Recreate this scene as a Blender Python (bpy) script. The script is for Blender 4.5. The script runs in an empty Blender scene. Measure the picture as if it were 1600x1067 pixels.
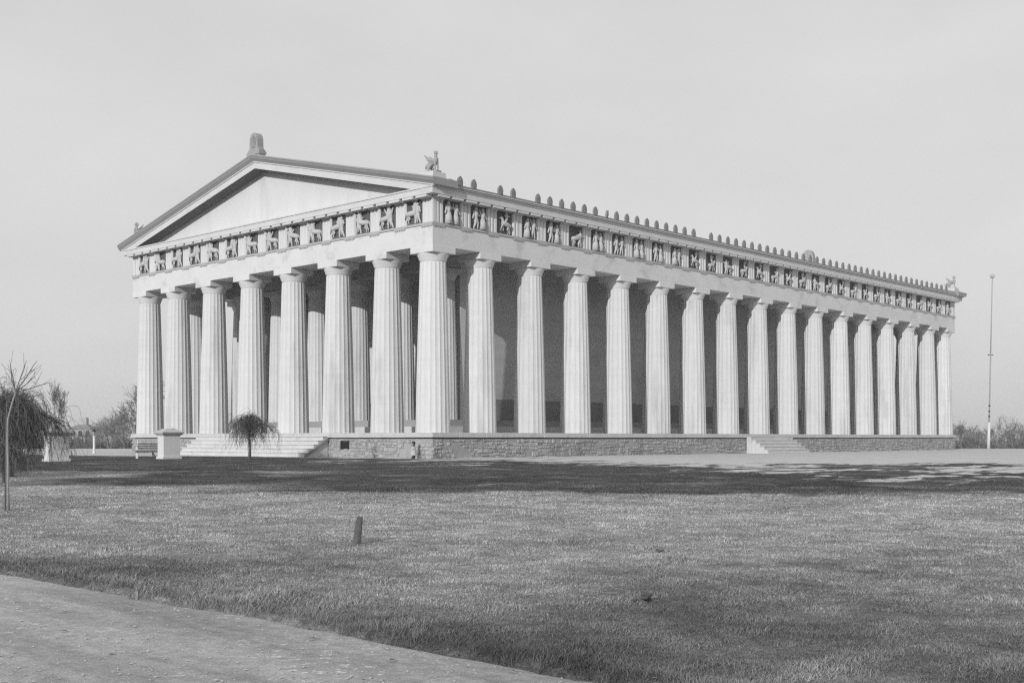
import bpy, bmesh, math, random
import numpy as np
from mathutils import Vector, Matrix, noise as mnoise

PI = math.pi
R = math.radians
rng = random.Random(7)
SC = bpy.context.scene
COL = SC.collection

# ------------------------------------------------------------------ camera
CX, CY, CZ, YAW = -45.216, -46.366, -0.295, 0.772
FW = (math.cos(YAW), math.sin(YAW))
RT = (math.sin(YAW), -math.cos(YAW))
cam = bpy.data.cameras.new('camera')
camo = bpy.data.objects.new('camera', cam)
COL.objects.link(camo)
camo.location = (CX, CY, CZ)
camo.rotation_euler = (PI / 2, 0, YAW - PI / 2)
cam.sensor_width = 36.0
cam.lens = 1861.5 / 1600 * 36.0
cam.shift_x = (800 - 724.8) / 1600
cam.shift_y = (684.26 - 533.5) / 1600
cam.clip_start = 0.1
cam.clip_end = 5000
SC.camera = camo

# ------------------------------------------------------------------ light
ALPHA, ELEV = R(17.8), R(17.8)
SUN = Vector((-math.cos(ALPHA) * math.cos(ELEV), -math.sin(ALPHA) * math.cos(ELEV), math.sin(ELEV)))
sl = bpy.data.lights.new('sun', 'SUN')
sl.energy = 3.1
sl.angle = R(0.5)
sl.color = (1, 1, 1)
so = bpy.data.objects.new('sun', sl)
COL.objects.link(so)
so.rotation_euler = SUN.to_track_quat('Z', 'Y').to_euler()
so.location = SUN * 100

w = bpy.data.worlds.new('World')
SC.world = w
w.use_nodes = True
nt = w.node_tree
nt.nodes.clear()
sky = nt.nodes.new('ShaderNodeTexSky')
sky.sky_type = 'NISHITA'
sky.sun_disc = False
sky.sun_elevation = ELEV
sky.sun_rotation = math.atan2(SUN.x, SUN.y)
sky.air_density = 1.0
sky.dust_density = 2.5
sky.ozone_density = 1.0
sep = nt.nodes.new('ShaderNodeSeparateColor')        # the old plate was blue sensitive: keep the blue record of the sky
bg = nt.nodes.new('ShaderNodeBackground')
out = nt.nodes.new('ShaderNodeOutputWorld')
mixv = nt.nodes.new('ShaderNodeMath'); mixv.operation = 'MULTIPLY_ADD'
mixv.inputs[1].default_value = 0.22
mixv.inputs[2].default_value = 6.0
nt.links.new(sky.outputs[0], sep.inputs[0])
nt.links.new(sep.outputs[2], mixv.inputs[0])
tc = nt.nodes.new('ShaderNodeTexCoord')
mpw = nt.nodes.new('ShaderNodeMapping'); mpw.inputs['Scale'].default_value = (1, 1, 2.2)
cn = nt.nodes.new('ShaderNodeTexNoise'); cn.inputs['Scale'].default_value = 3.6; cn.inputs['Detail'].default_value = 7
cm = nt.nodes.new('ShaderNodeMapRange')
for i_, q_ in enumerate((0.3, 0.7, 0.93, 1.05)): cm.inputs[i_ + 1].default_value = q_
cx_n = nt.nodes.new('ShaderNodeMath'); cx_n.operation = 'MULTIPLY'
nt.links.new(tc.outputs['Generated'], mpw.inputs[0]); nt.links.new(mpw.outputs[0], cn.inputs['Vector'])
nt.links.new(cn.outputs['Fac'], cm.inputs[0])
nt.links.new(mixv.outputs[0], cx_n.inputs[0]); nt.links.new(cm.outputs[0], cx_n.inputs[1])
nt.links.new(cx_n.outputs[0], bg.inputs[0])
bg.inputs[1].default_value = 0.1
nt.links.new(bg.outputs[0], out.inputs[0])

SC.view_settings.view_transform = 'Standard'
SC.view_settings.look = 'None'
SC.view_settings.exposure = 0.0
SC.view_settings.gamma = 1.0
SC.view_settings.use_curve_mapping = False
SC.render.engine = 'CYCLES'
SC.cycles.use_denoising = False
SC.cycles.use_adaptive_sampling = False
SC.cycles.filter_width = 1.3
SC.cycles.diffuse_bounces = 3
SC.cycles.max_bounces = 6
SC.cycles.volume_bounces = 0
SC.render.film_transparent = False


# ------------------------------------------------------------------ materials
def material(name, v, var=0.12, scale=1.2, rough=0.9, fine=0.06, fscale=30, bump=0.0, bscale=60, stretch=(1, 1, 1),
             dark=None, dscale=0.7, dthr=0.6, attr=None, objvar=0.0, joints=0.0):
    """grey material: base value v, broad variation, fine grain, optional bump and dark stains"""
    m = bpy.data.materials.new(name)
    m.use_nodes = True
    t = m.node_tree
    N, L = t.nodes, t.links
    b = N['Principled BSDF']
    b.inputs['Roughness'].default_value = rough
    b.inputs['Specular IOR Level'].default_value = 0.25
    geo = N.new('ShaderNodeNewGeometry')
    mp = N.new('ShaderNodeMapping')
    mp.inputs['Scale'].default_value = stretch
    L.new(geo.outputs['Position'], mp.inputs[0])

    def nz(sc, det=5, src=None):
        n = N.new('ShaderNodeTexNoise')
        n.inputs['Scale'].default_value = sc
        n.inputs['Detail'].default_value = det
        n.inputs['Roughness'].default_value = 0.6
        L.new((src or mp).outputs[0], n.inputs['Vector'])
        return n.outputs['Fac']

    def math_(op, a, bb):
        n = N.new('ShaderNodeMath'); n.operation = op
        for i, x in enumerate((a, bb)):
            if isinstance(x, (int, float)): n.inputs[i].default_value = x
            else: L.new(x, n.inputs[i])
        return n.outputs[0]
    if attr:
        an = N.new('ShaderNodeAttribute'); an.attribute_name = attr
        base = an.outputs['Fac']
    else:
        base = v
    f = math_('MULTIPLY_ADD', nz(scale), 2 * var * 1.8)
    f.node.inputs[2].default_value = 1 - var * 1.8
    g = math_('MULTIPLY_ADD', nz(fscale, 3), 2 * fine * 1.8)
    g.node.inputs[2].default_value = 1 - fine * 1.8
    col = math_('MULTIPLY', math_('MULTIPLY', f, g), base)
    if dark:
        mr = N.new('ShaderNodeMapRange')
        mr.inputs[1].default_value = dthr; mr.inputs[2].default_value = dthr + 0.14
        mr.inputs[3].default_value = 1.0; mr.inputs[4].default_value = dark
        L.new(nz(dscale, 6), mr.inputs[0])
        col = math_('MULTIPLY', col, mr.outputs[0])
    if objvar:
        oi = N.new('ShaderNodeObjectInfo')
        q = math_('MULTIPLY_ADD', oi.outputs['Random'], 2 * objvar); q.node.inputs[2].default_value = 1 - objvar
        col = math_('MULTIPLY', col, q)
    if joints:       # faint level streaks where the plaster was laid in lifts
        m2 = N.new('ShaderNodeMapping'); m2.inputs['Scale'].default_value = (.12, .12, 2.6)
        L.new(geo.outputs['Position'], m2.inputs[0])
        q = math_('MULTIPLY_ADD', nz(1.0, 4, m2), 2 * joints); q.node.inputs[2].default_value = 1 - joints
        col = math_('MULTIPLY', col, q)
    cc = N.new('ShaderNodeCombineColor')
    for i in range(3): L.new(col, cc.inputs[i])
    L.new(cc.outputs[0], b.inputs['Base Color'])
    if bump:
        bn = N.new('ShaderNodeBump')
        bn.inputs['Strength'].default_value = bump
        bn.inputs['Distance'].default_value = 0.02
        L.new(nz(bscale, 4), bn.inputs['Height'])
        L.new(bn.outputs[0], b.inputs['Normal'])
    return m


MAT = {}
MAT['plaster'] = material('white_plaster', 0.58, 0.06, 0.9, fine=0.04, fscale=14, bump=0.15, bscale=25, stretch=(1, 1, 0.25), dark=0.86, dscale=0.5, dthr=0.58)
MAT['shaft'] = material('column_plaster', 0.56, 0.05, 1.1, fine=0.05, fscale=9, bump=0.2, bscale=30, stretch=(1, 1, 0.16), dark=0.78, dscale=0.9, dthr=0.54, objvar=0.05, joints=0.09)
MAT['architrave'] = material('architrave_plaster', 0.60, 0.06, 0.8, fine=0.05, fscale=8, bump=0.15, dark=0.80, dscale=0.9, dthr=0.54, objvar=0.03)
MAT['geison'] = material('cornice_plaster', 0.54, 0.09, 0.8, fine=0.04, fscale=10)
MAT['sima'] = material('grey_gutter_moulding', 0.27, 0.08, 1.0, fine=0.05)
MAT['taenia'] = material('grey_band_moulding', 0.38, 0.06, 1.0, fine=0.05)
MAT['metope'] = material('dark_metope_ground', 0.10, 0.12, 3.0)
MAT['relief'] = material('relief_plaster', 0.46, 0.12, 4.0, fine=0.06)
MAT['statue'] = material('grey_cast_stone', 0.30, 0.15, 4.0, fine=0.08, bump=0.3, bscale=40)
MAT['antefix'] = material('dark_antefix_stone', 0.19, 0.12, 4.0)
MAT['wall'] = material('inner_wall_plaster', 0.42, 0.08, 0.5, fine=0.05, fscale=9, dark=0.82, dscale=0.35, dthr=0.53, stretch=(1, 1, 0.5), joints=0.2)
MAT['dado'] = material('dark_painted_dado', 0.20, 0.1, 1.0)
MAT['coping'] = material('coping_stone', 0.46, 0.1, 1.5, fine=0.08, fscale=12, bump=0.25, bscale=18, dark=0.8, dscale=1.2, dthr=0.58)
MAT['floor'] = material('paved_platform', 0.45, 0.1, 1.0)
MAT['mortar'] = material('plinth_mortar', 0.30, 0.2, 2.5, fine=0.15, fscale=18, bump=0.6, bscale=12)
MAT['stone'] = material('rubble_stone', 0.34, 0.2, 2.2, fine=0.18, fscale=9, objvar=0.14, bump=0.7, bscale=14, dark=0.72, dscale=1.5, dthr=0.52)
MAT['step'] = material('stair_stone', 0.52, 0.12, 1.5, fine=0.08, fscale=12, bump=0.25, bscale=14, dark=0.8, dscale=1.2, dthr=0.55)
MAT['wood_white'] = material('white_painted_wood', 0.6, 0.08, 5)
MAT['wood_dark'] = material('dark_wood', 0.10, 0.2, 8, stretch=(1, 1, 0.3), fine=0.2, fscale=60)
MAT['iron'] = material('black_iron', 0.03, 0.1, 8, rough=0.6)
MAT['black'] = material('dark_void', 0.015, 0.1, 5)
MAT['bark'] = material('tree_bark', 0.10, 0.25, 12, fine=0.2, fscale=60, bump=0.5, bscale=40)
MAT['pale_bark'] = material('pale_sapling_bark', 0.26, 0.2, 12, fine=0.15, fscale=60, bump=0.3, bscale=40)
MAT['twig'] = material('dark_twigs', 0.085, 0.25, 5)
MAT['twig_far'] = material('brown_winter_twigs', 0.09, 0.2, 1)
MAT['cella_base'] = material('grey_cella_step', 0.3, 0.1, 1.5)
MAT['haze_twig'] = material('haze_toned_twigs', 0.17, 0.2, 1)  # paler than the near twigs: distance haze put into the colour
MAT['slat'] = material('weathered_grey_wood', 0.34, 0.12, 5)
MAT['willow'] = material('willow_twigs', 0.12, 0.25, 5)
MAT['soffit_shade'] = material('dark_soffit_shade', 0.13, 0.1, 1.0)  # shade of the undersides put into the colour
MAT['coat'] = material('pale_cloth', 0.42, 0.08, 8)
MAT['dark_cloth'] = material('dark_cloth', 0.03, 0.1, 8)
MAT['skin'] = material('skin', 0.4, 0.05, 8)
MAT['grass'] = material('dry_grass_blades', 0.3, 0.12, 0.8, fine=0.1, fscale=20, attr='tone', rough=0.8)
MAT['leaf'] = material('dead_leaf', 0.14, 0.3, 9)
MAT['pale_leaf'] = material('pale_dead_leaf', 0.42, 0.2, 9)
MAT['brick_far'] = material('haze_toned_house_wall', 0.4, 0.05, 1)  # lightened wall tone: distance haze put into the colour
MAT['roof'] = material('roof_tile', 0.2, 0.1, 1)


# ------------------------------------------------------------------ mesh building
class MB:
    def __init__(self):
        self.v, self.f = [], []

    def add(self, vs, fs):
        o = len(self.v)
        self.v += [tuple(x) for x in vs]
        self.f += [tuple(i + o for i in q) for q in fs]
        return self

    def box(self, x0, y0, z0, x1, y1, z1):
        return self.add([(x0, y0, z0), (x1, y0, z0), (x1, y1, z0), (x0, y1, z0), (x0, y0, z1), (x1, y0, z1), (x1, y1, z1), (x0, y1, z1)],
                        [(0, 3, 2, 1), (4, 5, 6, 7), (0, 1, 5, 4), (1, 2, 6, 5), (2, 3, 7, 6), (3, 0, 4, 7)])

    def loft(self, rings, cap=True):
        n = len(rings[0])
        vs = [p for r in rings for p in r]
        fs = []
        for k in range(len(rings) - 1):
            for i in range(n):
                j = (i + 1) % n
                fs.append((k * n + i, k * n + j, (k + 1) * n + j, (k + 1) * n + i))
        if cap:
            fs.append(tuple(range(n - 1, -1, -1)))
            fs.append(tuple((len(rings) - 1) * n + i for i in range(n)))
        return self.add(vs, fs)

    def lathe(self, prof, n=20, c=(0, 0), cap=True):
        return self.loft([[(c[0] + r * math.cos(2 * PI * i / n), c[1] + r * math.sin(2 * PI * i / n), z) for i in range(n)] for r, z in prof], cap)

    def tube(self, pts, rad, n=5, cap=True):
        pts = [Vector(p) for p in pts]
        if isinstance(rad, (int, float)): rad = [rad] * len(pts)
        rings = []
        up = Vector((0.31, 0.17, 0.93))
        for k, p in enumerate(pts):
            d = (pts[min(k + 1, len(pts) - 1)] - pts[max(k - 1, 0)])
            if d.length < 1e-9: d = Vector((0, 0, 1))
            d.normalize()
            a = d.cross(up)
            if a.length < 0.05: a = d.cross(Vector((1, 0, 0)))
            a.normalize()
            b = d.cross(a)
            rings.append([tuple(p + (a * math.cos(2 * PI * i / n) + b * math.sin(2 * PI * i / n)) * rad[k]) for i in range(n)])
        return self.loft(rings, cap)

    def limb(self, p0, p1, r0, r1, n=8):
        """tapered capsule"""
        p0, p1 = Vector(p0), Vector(p1)
        d = (p1 - p0)
        if d.length < 1e-6: d = Vector((0, 0, 1e-3))
        d.normalize()
        pts = [p0 - d * r0 * .95, p0 - d * r0 * .6, p0, p1, p1 + d * r1 * .6, p1 + d * r1 * .95]
        return self.tube(pts, [r0 * .25, r0 * .8, r0, r1, r1 * .8, r1 * .25], n)

    def ball(self, c, r, n=8, s=(1, 1, 1)):
        rings = []
        for k in range(1, 6):
            a = -PI / 2 + PI * k / 6
            rings.append([(c[0] + s[0] * r * math.cos(a) * math.cos(2 * PI * i / n), c[1] + s[1] * r * math.cos(a) * math.sin(2 * PI * i / n), c[2] + s[2] * r * math.sin(a)) for i in range(n)])
        return self.loft(rings)

    def prism(self, poly, axis, a0, a1):
        """poly of 2-D points (ccw) extruded along axis 'x','y' or 'z'"""
        def P(p, a):
            return {'x': (a, p[0], p[1]), 'y': (p[0], a, p[1]), 'z': (p[0], p[1], a)}[axis]
        return self.loft([[P(p, a0) for p in poly], [P(p, a1) for p in poly]])

    def mesh(self, name, smooth=False, fix=True):
        me = bpy.data.meshes.new(name)
        me.from_pydata(self.v, [], self.f)
        if fix:
            bm = bmesh.new(); bm.from_mesh(me)
            bmesh.ops.recalc_face_normals(bm, faces=bm.faces)
            bm.to_mesh(me); bm.free()
        if smooth:
            me.polygons.foreach_set('use_smooth', [True] * len(me.polygons))
        return me


def link(name, me, mat, parent=None, loc=(0, 0, 0), rz=0.0, scale=None, kind=None):
    if mat and not me.materials:
        me.materials.append(MAT[mat])
    o = bpy.data.objects.new(name, me)
    COL.objects.link(o)
    o.location = loc
    if rz: o.rotation_euler = (0, 0, rz)
    if scale: o.scale = scale
    if parent: o.parent = parent
    if kind: o['kind'] = kind
    return o


def build(mb, name, mat, parent=None, loc=(0, 0, 0), rz=0.0, smooth=False, kind=None):
    return link(name, mb.mesh(name, smooth), mat, parent, loc, rz, kind=kind)


def tag(o, label, cat, group=None):
    o['label'] = label
    o['category'] = cat
    if group: o['group'] = group
    return o


def thing(name, label, cat, loc=(0, 0, 0), rz=0.0, group=None):
    o = bpy.data.objects.new(name, None)
    COL.objects.link(o)
    o.location = loc
    o.rotation_euler = (0, 0, rz)
    o.empty_display_size = 0.3
    return tag(o, label, cat, group)


def kids(o):
    return [c for c in COL.objects if c.parent == o]


def bevel(me, w=0.02, seg=1):
    bm = bmesh.new(); bm.from_mesh(me)
    bmesh.ops.bevel(bm, geom=list(bm.edges), offset=w, segments=seg, profile=0.6, affect='EDGES')
    bm.to_mesh(me); bm.free()
    return me


def remeshed(mb, name, voxel, smooth=6):
    """one continuous skin round a bundle of limbs"""
    me = mb.mesh(name)
    o = bpy.data.objects.new('tmp', me)
    COL.objects.link(o)
    r = o.modifiers.new('r', 'REMESH'); r.mode = 'VOXEL'; r.voxel_size = voxel
    s = o.modifiers.new('s', 'SMOOTH'); s.iterations = smooth; s.factor = 0.5
    dg = bpy.context.evaluated_depsgraph_get()
    dg.update()
    me2 = bpy.data.meshes.new_from_object(o.evaluated_get(dg))
    me2.name = name
    me2.polygons.foreach_set('use_smooth', [True] * len(me2.polygons))
    bpy.data.objects.remove(o)
    bpy.data.meshes.remove(me)
    return me2


# ------------------------------------------------------------------ ground
def fbm(x, y, s, oct=3, z=0.0):
    v, a, t = 0.0, 1.0, 0.0
    for k in range(oct):
        v += a * mnoise.noise(Vector((x * s, y * s, z + 7.3 * k)))
        t += a
        a *= 0.5; s *= 2.1
    return v / t


HD = [-50, 5, 8, 17, 30, 42, 52, 60, 125, 165, 240, 4000]
HZ = [-1.95, -1.95, -1.925, -1.855, -1.69, -1.53, -1.43, -1.385, -1.40, -2.6, -6.5, -7.0]


def depth(x, y):
    return (x - CX) * FW[0] + (y - CY) * FW[1]


def lateral(x, y):
    return (x - CX) * RT[0] + (y - CY) * RT[1]


def path_edge(y):
    return -38.78 + 0.14 * min(max((-36 - y) / 6, 0), 1) + 0.10 * mnoise.noise(Vector((y * 0.5, 3.1, 0))) + 0.07 * mnoise.noise(Vector((y * 2.7, 9.1, 0))) + 0.05 * mnoise.noise(Vector((y * 7, 9.1, 4)))


def ground_z(x, y):
    d = depth(x, y)
    z = float(np.interp(d, HD, HZ))
    near = 1.0 - min(max((d - 48) / 8, 0), 1)
    z += near * (0.035 * fbm(x, y, 0.25, 2) + 0.02 * fbm(x, y, 1.1, 2, 6.0))
    e = x - path_edge(y)
    if -14 < e:
        k = min(max((e + 0.02) / 0.16, 0), 1)
        z -= 0.07 * (1 - k * k * (3 - 2 * k))
    else:
        z -= 0.10 * min(max((e + 15.0) / -0.3 + 1 - 0.0, 0), 1) * 0
    return z


def dirt_amount(x, y):
    """>0: bare pale earth, <0: grass (world map, metres)"""
    d, l = depth(x, y), lateral(x, y)
    b = float(np.interp(l, [-30, -8, 4.6, 8.5, 12, 20, 60], [64, 61.5, 57.5, 50, 43.0, 41.5, 40]))
    f = (d - b) * 0.05 - 0.6 * math.exp(-((d - 50) / 5.0) ** 2) * min(max((l - 12) / 4, 0), 1) * (1 - min(max((l - 22) / 6, 0), 1))
    # forecourt strip before the front steps; it widens beyond the pedestals
    xe = float(np.interp(y, [-4, 5, 12, 18, 22, 40], [-3.0, -3.4, -3.9, -6.5, -8.6, -9.0]))
    if y > -1.0:
        f = min(f, (x - xe) * 0.6) if x < 2 else f
    return max(-1, min(1.3, f))


def dry_amount(x, y):
    """1: pale dormant grass, 0: darker turf (world map)"""
    d, l = depth(x, y), lateral(x, y)
    edge = 29.9 + 1.2 * mnoise.noise(Vector((l * 0.12, 1.7, 0))) + 2.2 * fbm(x, y, 0.55, 3)
    k = min(max((edge - d) / 1.4 + 0.5, 0), 1)
    # pale strips inside the dark turf on the side of the weeping tree
    s = fbm(x * 0.35 + y * 0.9, y * 0.35 - x * 0.9, 0.16, 3, 5.0)
    if l < -4 and d < 44:
        k = max(k, min(max((s + 0.08) * 4, 0), 1) * min(max((-l - 4) / 3, 0), 1))
    k = max(k, min(max((fbm(x, y, 0.5, 3, 11.0) - 0.18) * 2.5, 0), 0.4))
    return k


def grass_tone(x, y):
    k = dry_amount(x, y)
    n = fbm(x, y, 0.26, 4, 2.0)
    n2 = fbm(x, y, 0.9, 3, 8.0)
    d = depth(x, y)
    near = min(max((19 - d) / 8, 0), 1)
    dry = (0.35 - 0.13 * near) * (1 + 0.8 * n * (0.6 + 0.7 * near) + 0.45 * n2)
    turf = 0.086 * (1 + 0.6 * n + 0.9 * n2)
    return max(0.035, k * dry + (1 - k) * turf)


def axis_lines(segs):
    xs = []
    for a, b, s in segs:
        xs += list(np.arange(a, b, s))
    xs.append(segs[-1][1])
    return np.array(xs)


gx = axis_lines([(-3000, -300, 300), (-300, -80, 20), (-80, -46, 2), (-46, -40, 0.7), (-40, -37.8, 0.08), (-37.8, -20, 0.4), (-20, 40, 0.8), (40, 130, 2), (130, 400, 15), (400, 3000, 200)])
gy = axis_lines([(-3000, -300, 300), (-300, -80, 20), (-80, -46, 2), (-46, -20, 0.4), (-20, 30, 0.8), (30, 130, 3), (130, 400, 15), (400, 3000, 200)])
nx, ny = len(gx), len(gy)
V = np.zeros((nx * ny, 3), np.float32)
A_dirt = np.zeros(nx * ny, np.float32)
A_tone = np.zeros(nx * ny, np.float32)
k = 0
for j in range(ny):
    for i in range(nx):
        x, y = float(gx[i]), float(gy[j])
        V[k] = (x, y, ground_z(x, y))
        if -60 < x < 140 and -60 < y < 140:
            A_dirt[k] = dirt_amount(x, y)
            A_tone[k] = grass_tone(x, y)
        else:
            A_dirt[k], A_tone[k] = -1, 0.07
        k += 1
ii, jj = np.meshgrid(np.arange(nx - 1), np.arange(ny - 1))
a = (jj * nx + ii).ravel()
F = np.stack([a, a + 1, a + nx + 1, a + nx], 1)
gm = bpy.data.meshes.new('ground')
gm.from_pydata(V.tolist(), [], F.tolist())
for nm, arr in (('dirt', A_dirt), ('tone', A_tone)):
    at = gm.attributes.new(nm, 'FLOAT', 'POINT')
    at.data.foreach_set('value', arr)
gm.polygons.foreach_set('use_smooth', [True] * len(gm.polygons))


def ground_material():
    m = bpy.data.materials.new('lawn_and_earth'); m.use_nodes = True
    t = m.node_tree; N, L = t.nodes, t.links
    b = N['Principled BSDF']; b.inputs['Roughness'].default_value = 1.0; b.inputs['Specular IOR Level'].default_value = 0.05
    geo = N.new('ShaderNodeNewGeometry')

    def nz(sc, det=5, st=None):
        n = N.new('ShaderNodeTexNoise'); n.inputs['Scale'].default_value = sc; n.inputs['Detail'].default_value = det
        n.inputs['Roughness'].default_value = 0.65
        src = geo.outputs['Position']
        if st:
            mp = N.new('ShaderNodeMapping'); mp.inputs['Rotation'].default_value = (0, 0, -(YAW - PI / 2)); mp.inputs['Scale'].default_value = st
            L.new(src, mp.inputs[0]); src = mp.outputs[0]
        L.new(src, n.inputs['Vector'])
        return n.outputs['Fac']

    def mt(op, *a):
        n = N.new('ShaderNodeMath'); n.operation = op
        for i, x in enumerate(a):
            if isinstance(x, (int, float)): n.inputs[i].default_value = x
            else: L.new(x, n.inputs[i])
        return n.outputs[0]

    def rng_(x, a, b_, c, d):
        n = N.new('ShaderNodeMapRange'); L.new(x, n.inputs[0])
        for i, q in enumerate((a, b_, c, d)): n.inputs[i + 1].default_value = q
        return n.outputs[0]
    at = N.new('ShaderNodeAttribute'); at.attribute_name = 'tone'
    ad = N.new('ShaderNodeAttribute'); ad.attribute_name = 'dirt'
    g = mt('MULTIPLY', at.outputs['Fac'], rng_(nz(9, 6), 0.3, 0.7, 0.55, 1.35))
    g = mt('MULTIPLY', g, rng_(nz(45, 4), 0.3, 0.7, 0.6, 1.4))
    g = mt('MULTIPLY', g, rng_(nz(2.6, 6), 0.3, 0.7, 0.62, 1.38))
    dirtc = mt('MULTIPLY', rng_(nz(1.2, 6), 0.3, 0.7, 0.46, 0.60), rng_(nz(12, 6), 0.3, 0.7, 0.8, 1.15))
    mask = mt('ADD', ad.outputs['Fac'], mt('MULTIPLY_ADD', nz(0.35, 6, (1, 2.2, 1)), 3.4, -1.7))
    mask = mt('ADD', mask, mt('MULTIPLY_ADD', nz(3.0, 5), 0.5, -0.25))
    mask = rng_(mask, -0.06, 0.10, 0, 1)
    mx = N.new('ShaderNodeMix'); mx.data_type = 'FLOAT'
    L.new(mask, mx.inputs[0]); L.new(g, mx.inputs[2]); L.new(dirtc, mx.inputs[3])
    cc = N.new('ShaderNodeCombineColor')
    for i in range(3): L.new(mx.outputs[0], cc.inputs[i])
    L.new(cc.outputs[0], b.inputs['Base Color'])
    bn = N.new('ShaderNodeBump'); bn.inputs['Strength'].default_value = 0.9; bn.inputs['Distance'].default_value = 0.05
    h = mt('ADD', nz(14, 6), mt('MULTIPLY', nz(60, 3), 0.5))
    L.new(mt('MULTIPLY', h, rng_(mask, 0, 1, 1, 0.25)), bn.inputs['Height'])
    L.new(bn.outputs[0], b.inputs['Normal'])
    return m


gm.materials.append(ground_material())
ground = bpy.data.objects.new('ground', gm)
COL.objects.link(ground)
ground['kind'] = 'structure'

# gravel path along the front of the lawn
ys = axis_lines([(-120, -60, 5), (-60, -15, 0.12), (-15, 60, 0.6), (60, 200, 6)])
off = [0.05, -0.10, -0.35, -0.8, -1.5, -2.4, -3.6, -5.0, -6.5, -8.2, -10.0]
pv, pf, pw = [], [], []
for j, y in enumerate(ys):
    e = path_edge(float(y))
    for i, q in enumerate(off):
        x = e + q
        rut = 0.02 * math.exp(-((q + 1.9) / 0.35) ** 2) + 0.02 * math.exp(-((q + 3.4) / 0.35) ** 2)
        zz = ground_z(x, y) + 0.012 + (0.03 * math.sin(min(-q, 10) / 10 * PI)) - rut + 0.008 * fbm(x, y, 1.3, 2)
        if i == 0: zz = ground_z(x, y) - 0.02
        pv.append((x, y, zz))
for j in range(len(ys) - 1):
    for i in range(len(off) - 1):
        q = j * len(off) + i
        pf.append((q, q + len(off), q + len(off) + 1, q + 1))
pm = bpy.data.meshes.new('gravel_path'); pm.from_pydata(pv, [], pf)
bm = bmesh.new(); bm.from_mesh(pm); bmesh.ops.recalc_face_normals(bm, faces=bm.faces)
if sum(f.normal.z for f in bm.faces) < 0: bmesh.ops.reverse_faces(bm, faces=bm.faces)
bm.to_mesh(pm); bm.free()
pm.polygons.foreach_set('use_smooth', [True] * len(pm.polygons))


def path_material():
    m = bpy.data.materials.new('gravel_path'); m.use_nodes = True
    t = m.node_tree; N, L = t.nodes, t.links
    b = N['Principled BSDF']; b.inputs['Roughness'].default_value = 0.95; b.inputs['Specular IOR Level'].default_value = 0.1
    geo = N.new('ShaderNodeNewGeometry')

    def nz(sc, det=5, st=(1, 1, 1)):
        n = N.new('ShaderNodeTexNoise'); n.inputs['Scale'].default_value = sc; n.inputs['Detail'].default_value = det; n.inputs['Roughness'].default_value = 0.65
        mp = N.new('ShaderNodeMapping'); mp.inputs['Scale'].default_value = st
        L.new(geo.outputs['Position'], mp.inputs[0]); L.new(mp.outputs[0], n.inputs['Vector'])
        return n.outputs['Fac']

    def mt(op, *a):
        n = N.new('ShaderNodeMath'); n.operation = op
        for i, x in enumerate(a):
            if isinstance(x, (int, float)): n.inputs[i].default_value = x
            else: L.new(x, n.inputs[i])
        return n.outputs[0]

    def rng_(x, a, b_, c, d):
        n = N.new('ShaderNodeMapRange'); L.new(x, n.inputs[0])
        for i, q in enumerate((a, b_, c, d)): n.inputs[i + 1].default_value = q
        return n.outputs[0]
    c = rng_(nz(0.9, 6, (1.6, 0.22, 1)), 0.3, 0.7, 0.25, 0.52)
    c = mt('MULTIPLY', c, rng_(nz(7, 6), 0.3, 0.7, 0.80, 1.16))
    c = mt('MULTIPLY', c, rng_(nz(60, 4), 0.3, 0.7, 0.75, 1.25))
    fl = rng_(nz(11, 2, (1, 1.3, 1)), 0.60, 0.65, 0, 0.30)
    zone = rng_(nz(0.8, 3), 0.45, 0.6, 0, 1)
    c = mt('ADD', c, mt('MULTIPLY', fl, zone))
    cc = N.new('ShaderNodeCombineColor')
    for i in range(3): L.new(c, cc.inputs[i])
    L.new(cc.outputs[0], b.inputs['Base Color'])
    bn = N.new('ShaderNodeBump'); bn.inputs['Strength'].default_value = 0.9; bn.inputs['Distance'].default_value = 0.03
    L.new(mt('ADD', nz(9, 6), mt('MULTIPLY', nz(70, 3), 0.4)), bn.inputs['Height'])
    L.new(bn.outputs[0], b.inputs['Normal'])
    return m


pm.materials.append(path_material())
path = bpy.data.objects.new('path', pm); COL.objects.link(path); path['kind'] = 'structure'


# grass blades
def make_grass():
    rs = np.random.RandomState(3)
    bands = [(6.5, 11, 4200, 0.0026), (11, 16, 2600, 0.0036), (16, 23, 1000, 0.0055), (23, 33, 380, 0.009), (33, 58, 55, 0.015)]
    P, T, Wd, Ht = [], [], [], []
    for d0, d1, dens, wd in bands:
        l0, l1 = -0.42 * d1 - 3.5, 0.50 * d1 + 3.5
        n = int((d1 - d0) * (l1 - l0) * dens)
        d = rs.uniform(d0, d1, n); l = rs.uniform(l0, l1, n)
        keep = (l > -0.42 * d - 3.5) & (l < 0.50 * d + 3.5)
        d, l = d[keep], l[keep]
        x = CX + d * FW[0] + l * RT[0]; y = CY + d * FW[1] + l * RT[1]
        # cheap lookups on a coarse table
        for q in range(len(x)):
            xx, yy = float(x[q]), float(y[q])
            e = xx + 38.78
            if e < 0.4:
                e = xx - path_edge(yy)
                if e < 0.0 or (e < .06 and rs.rand() < .5): continue
            if d0 >= 33 and dirt_amount(xx, yy) > -0.25: continue
            P.append((xx, yy)); Wd.append(wd * rs.uniform(.7, 1.3)); T.append(e)
    return np.array(P), np.array(Wd), np.array(T)


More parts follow.
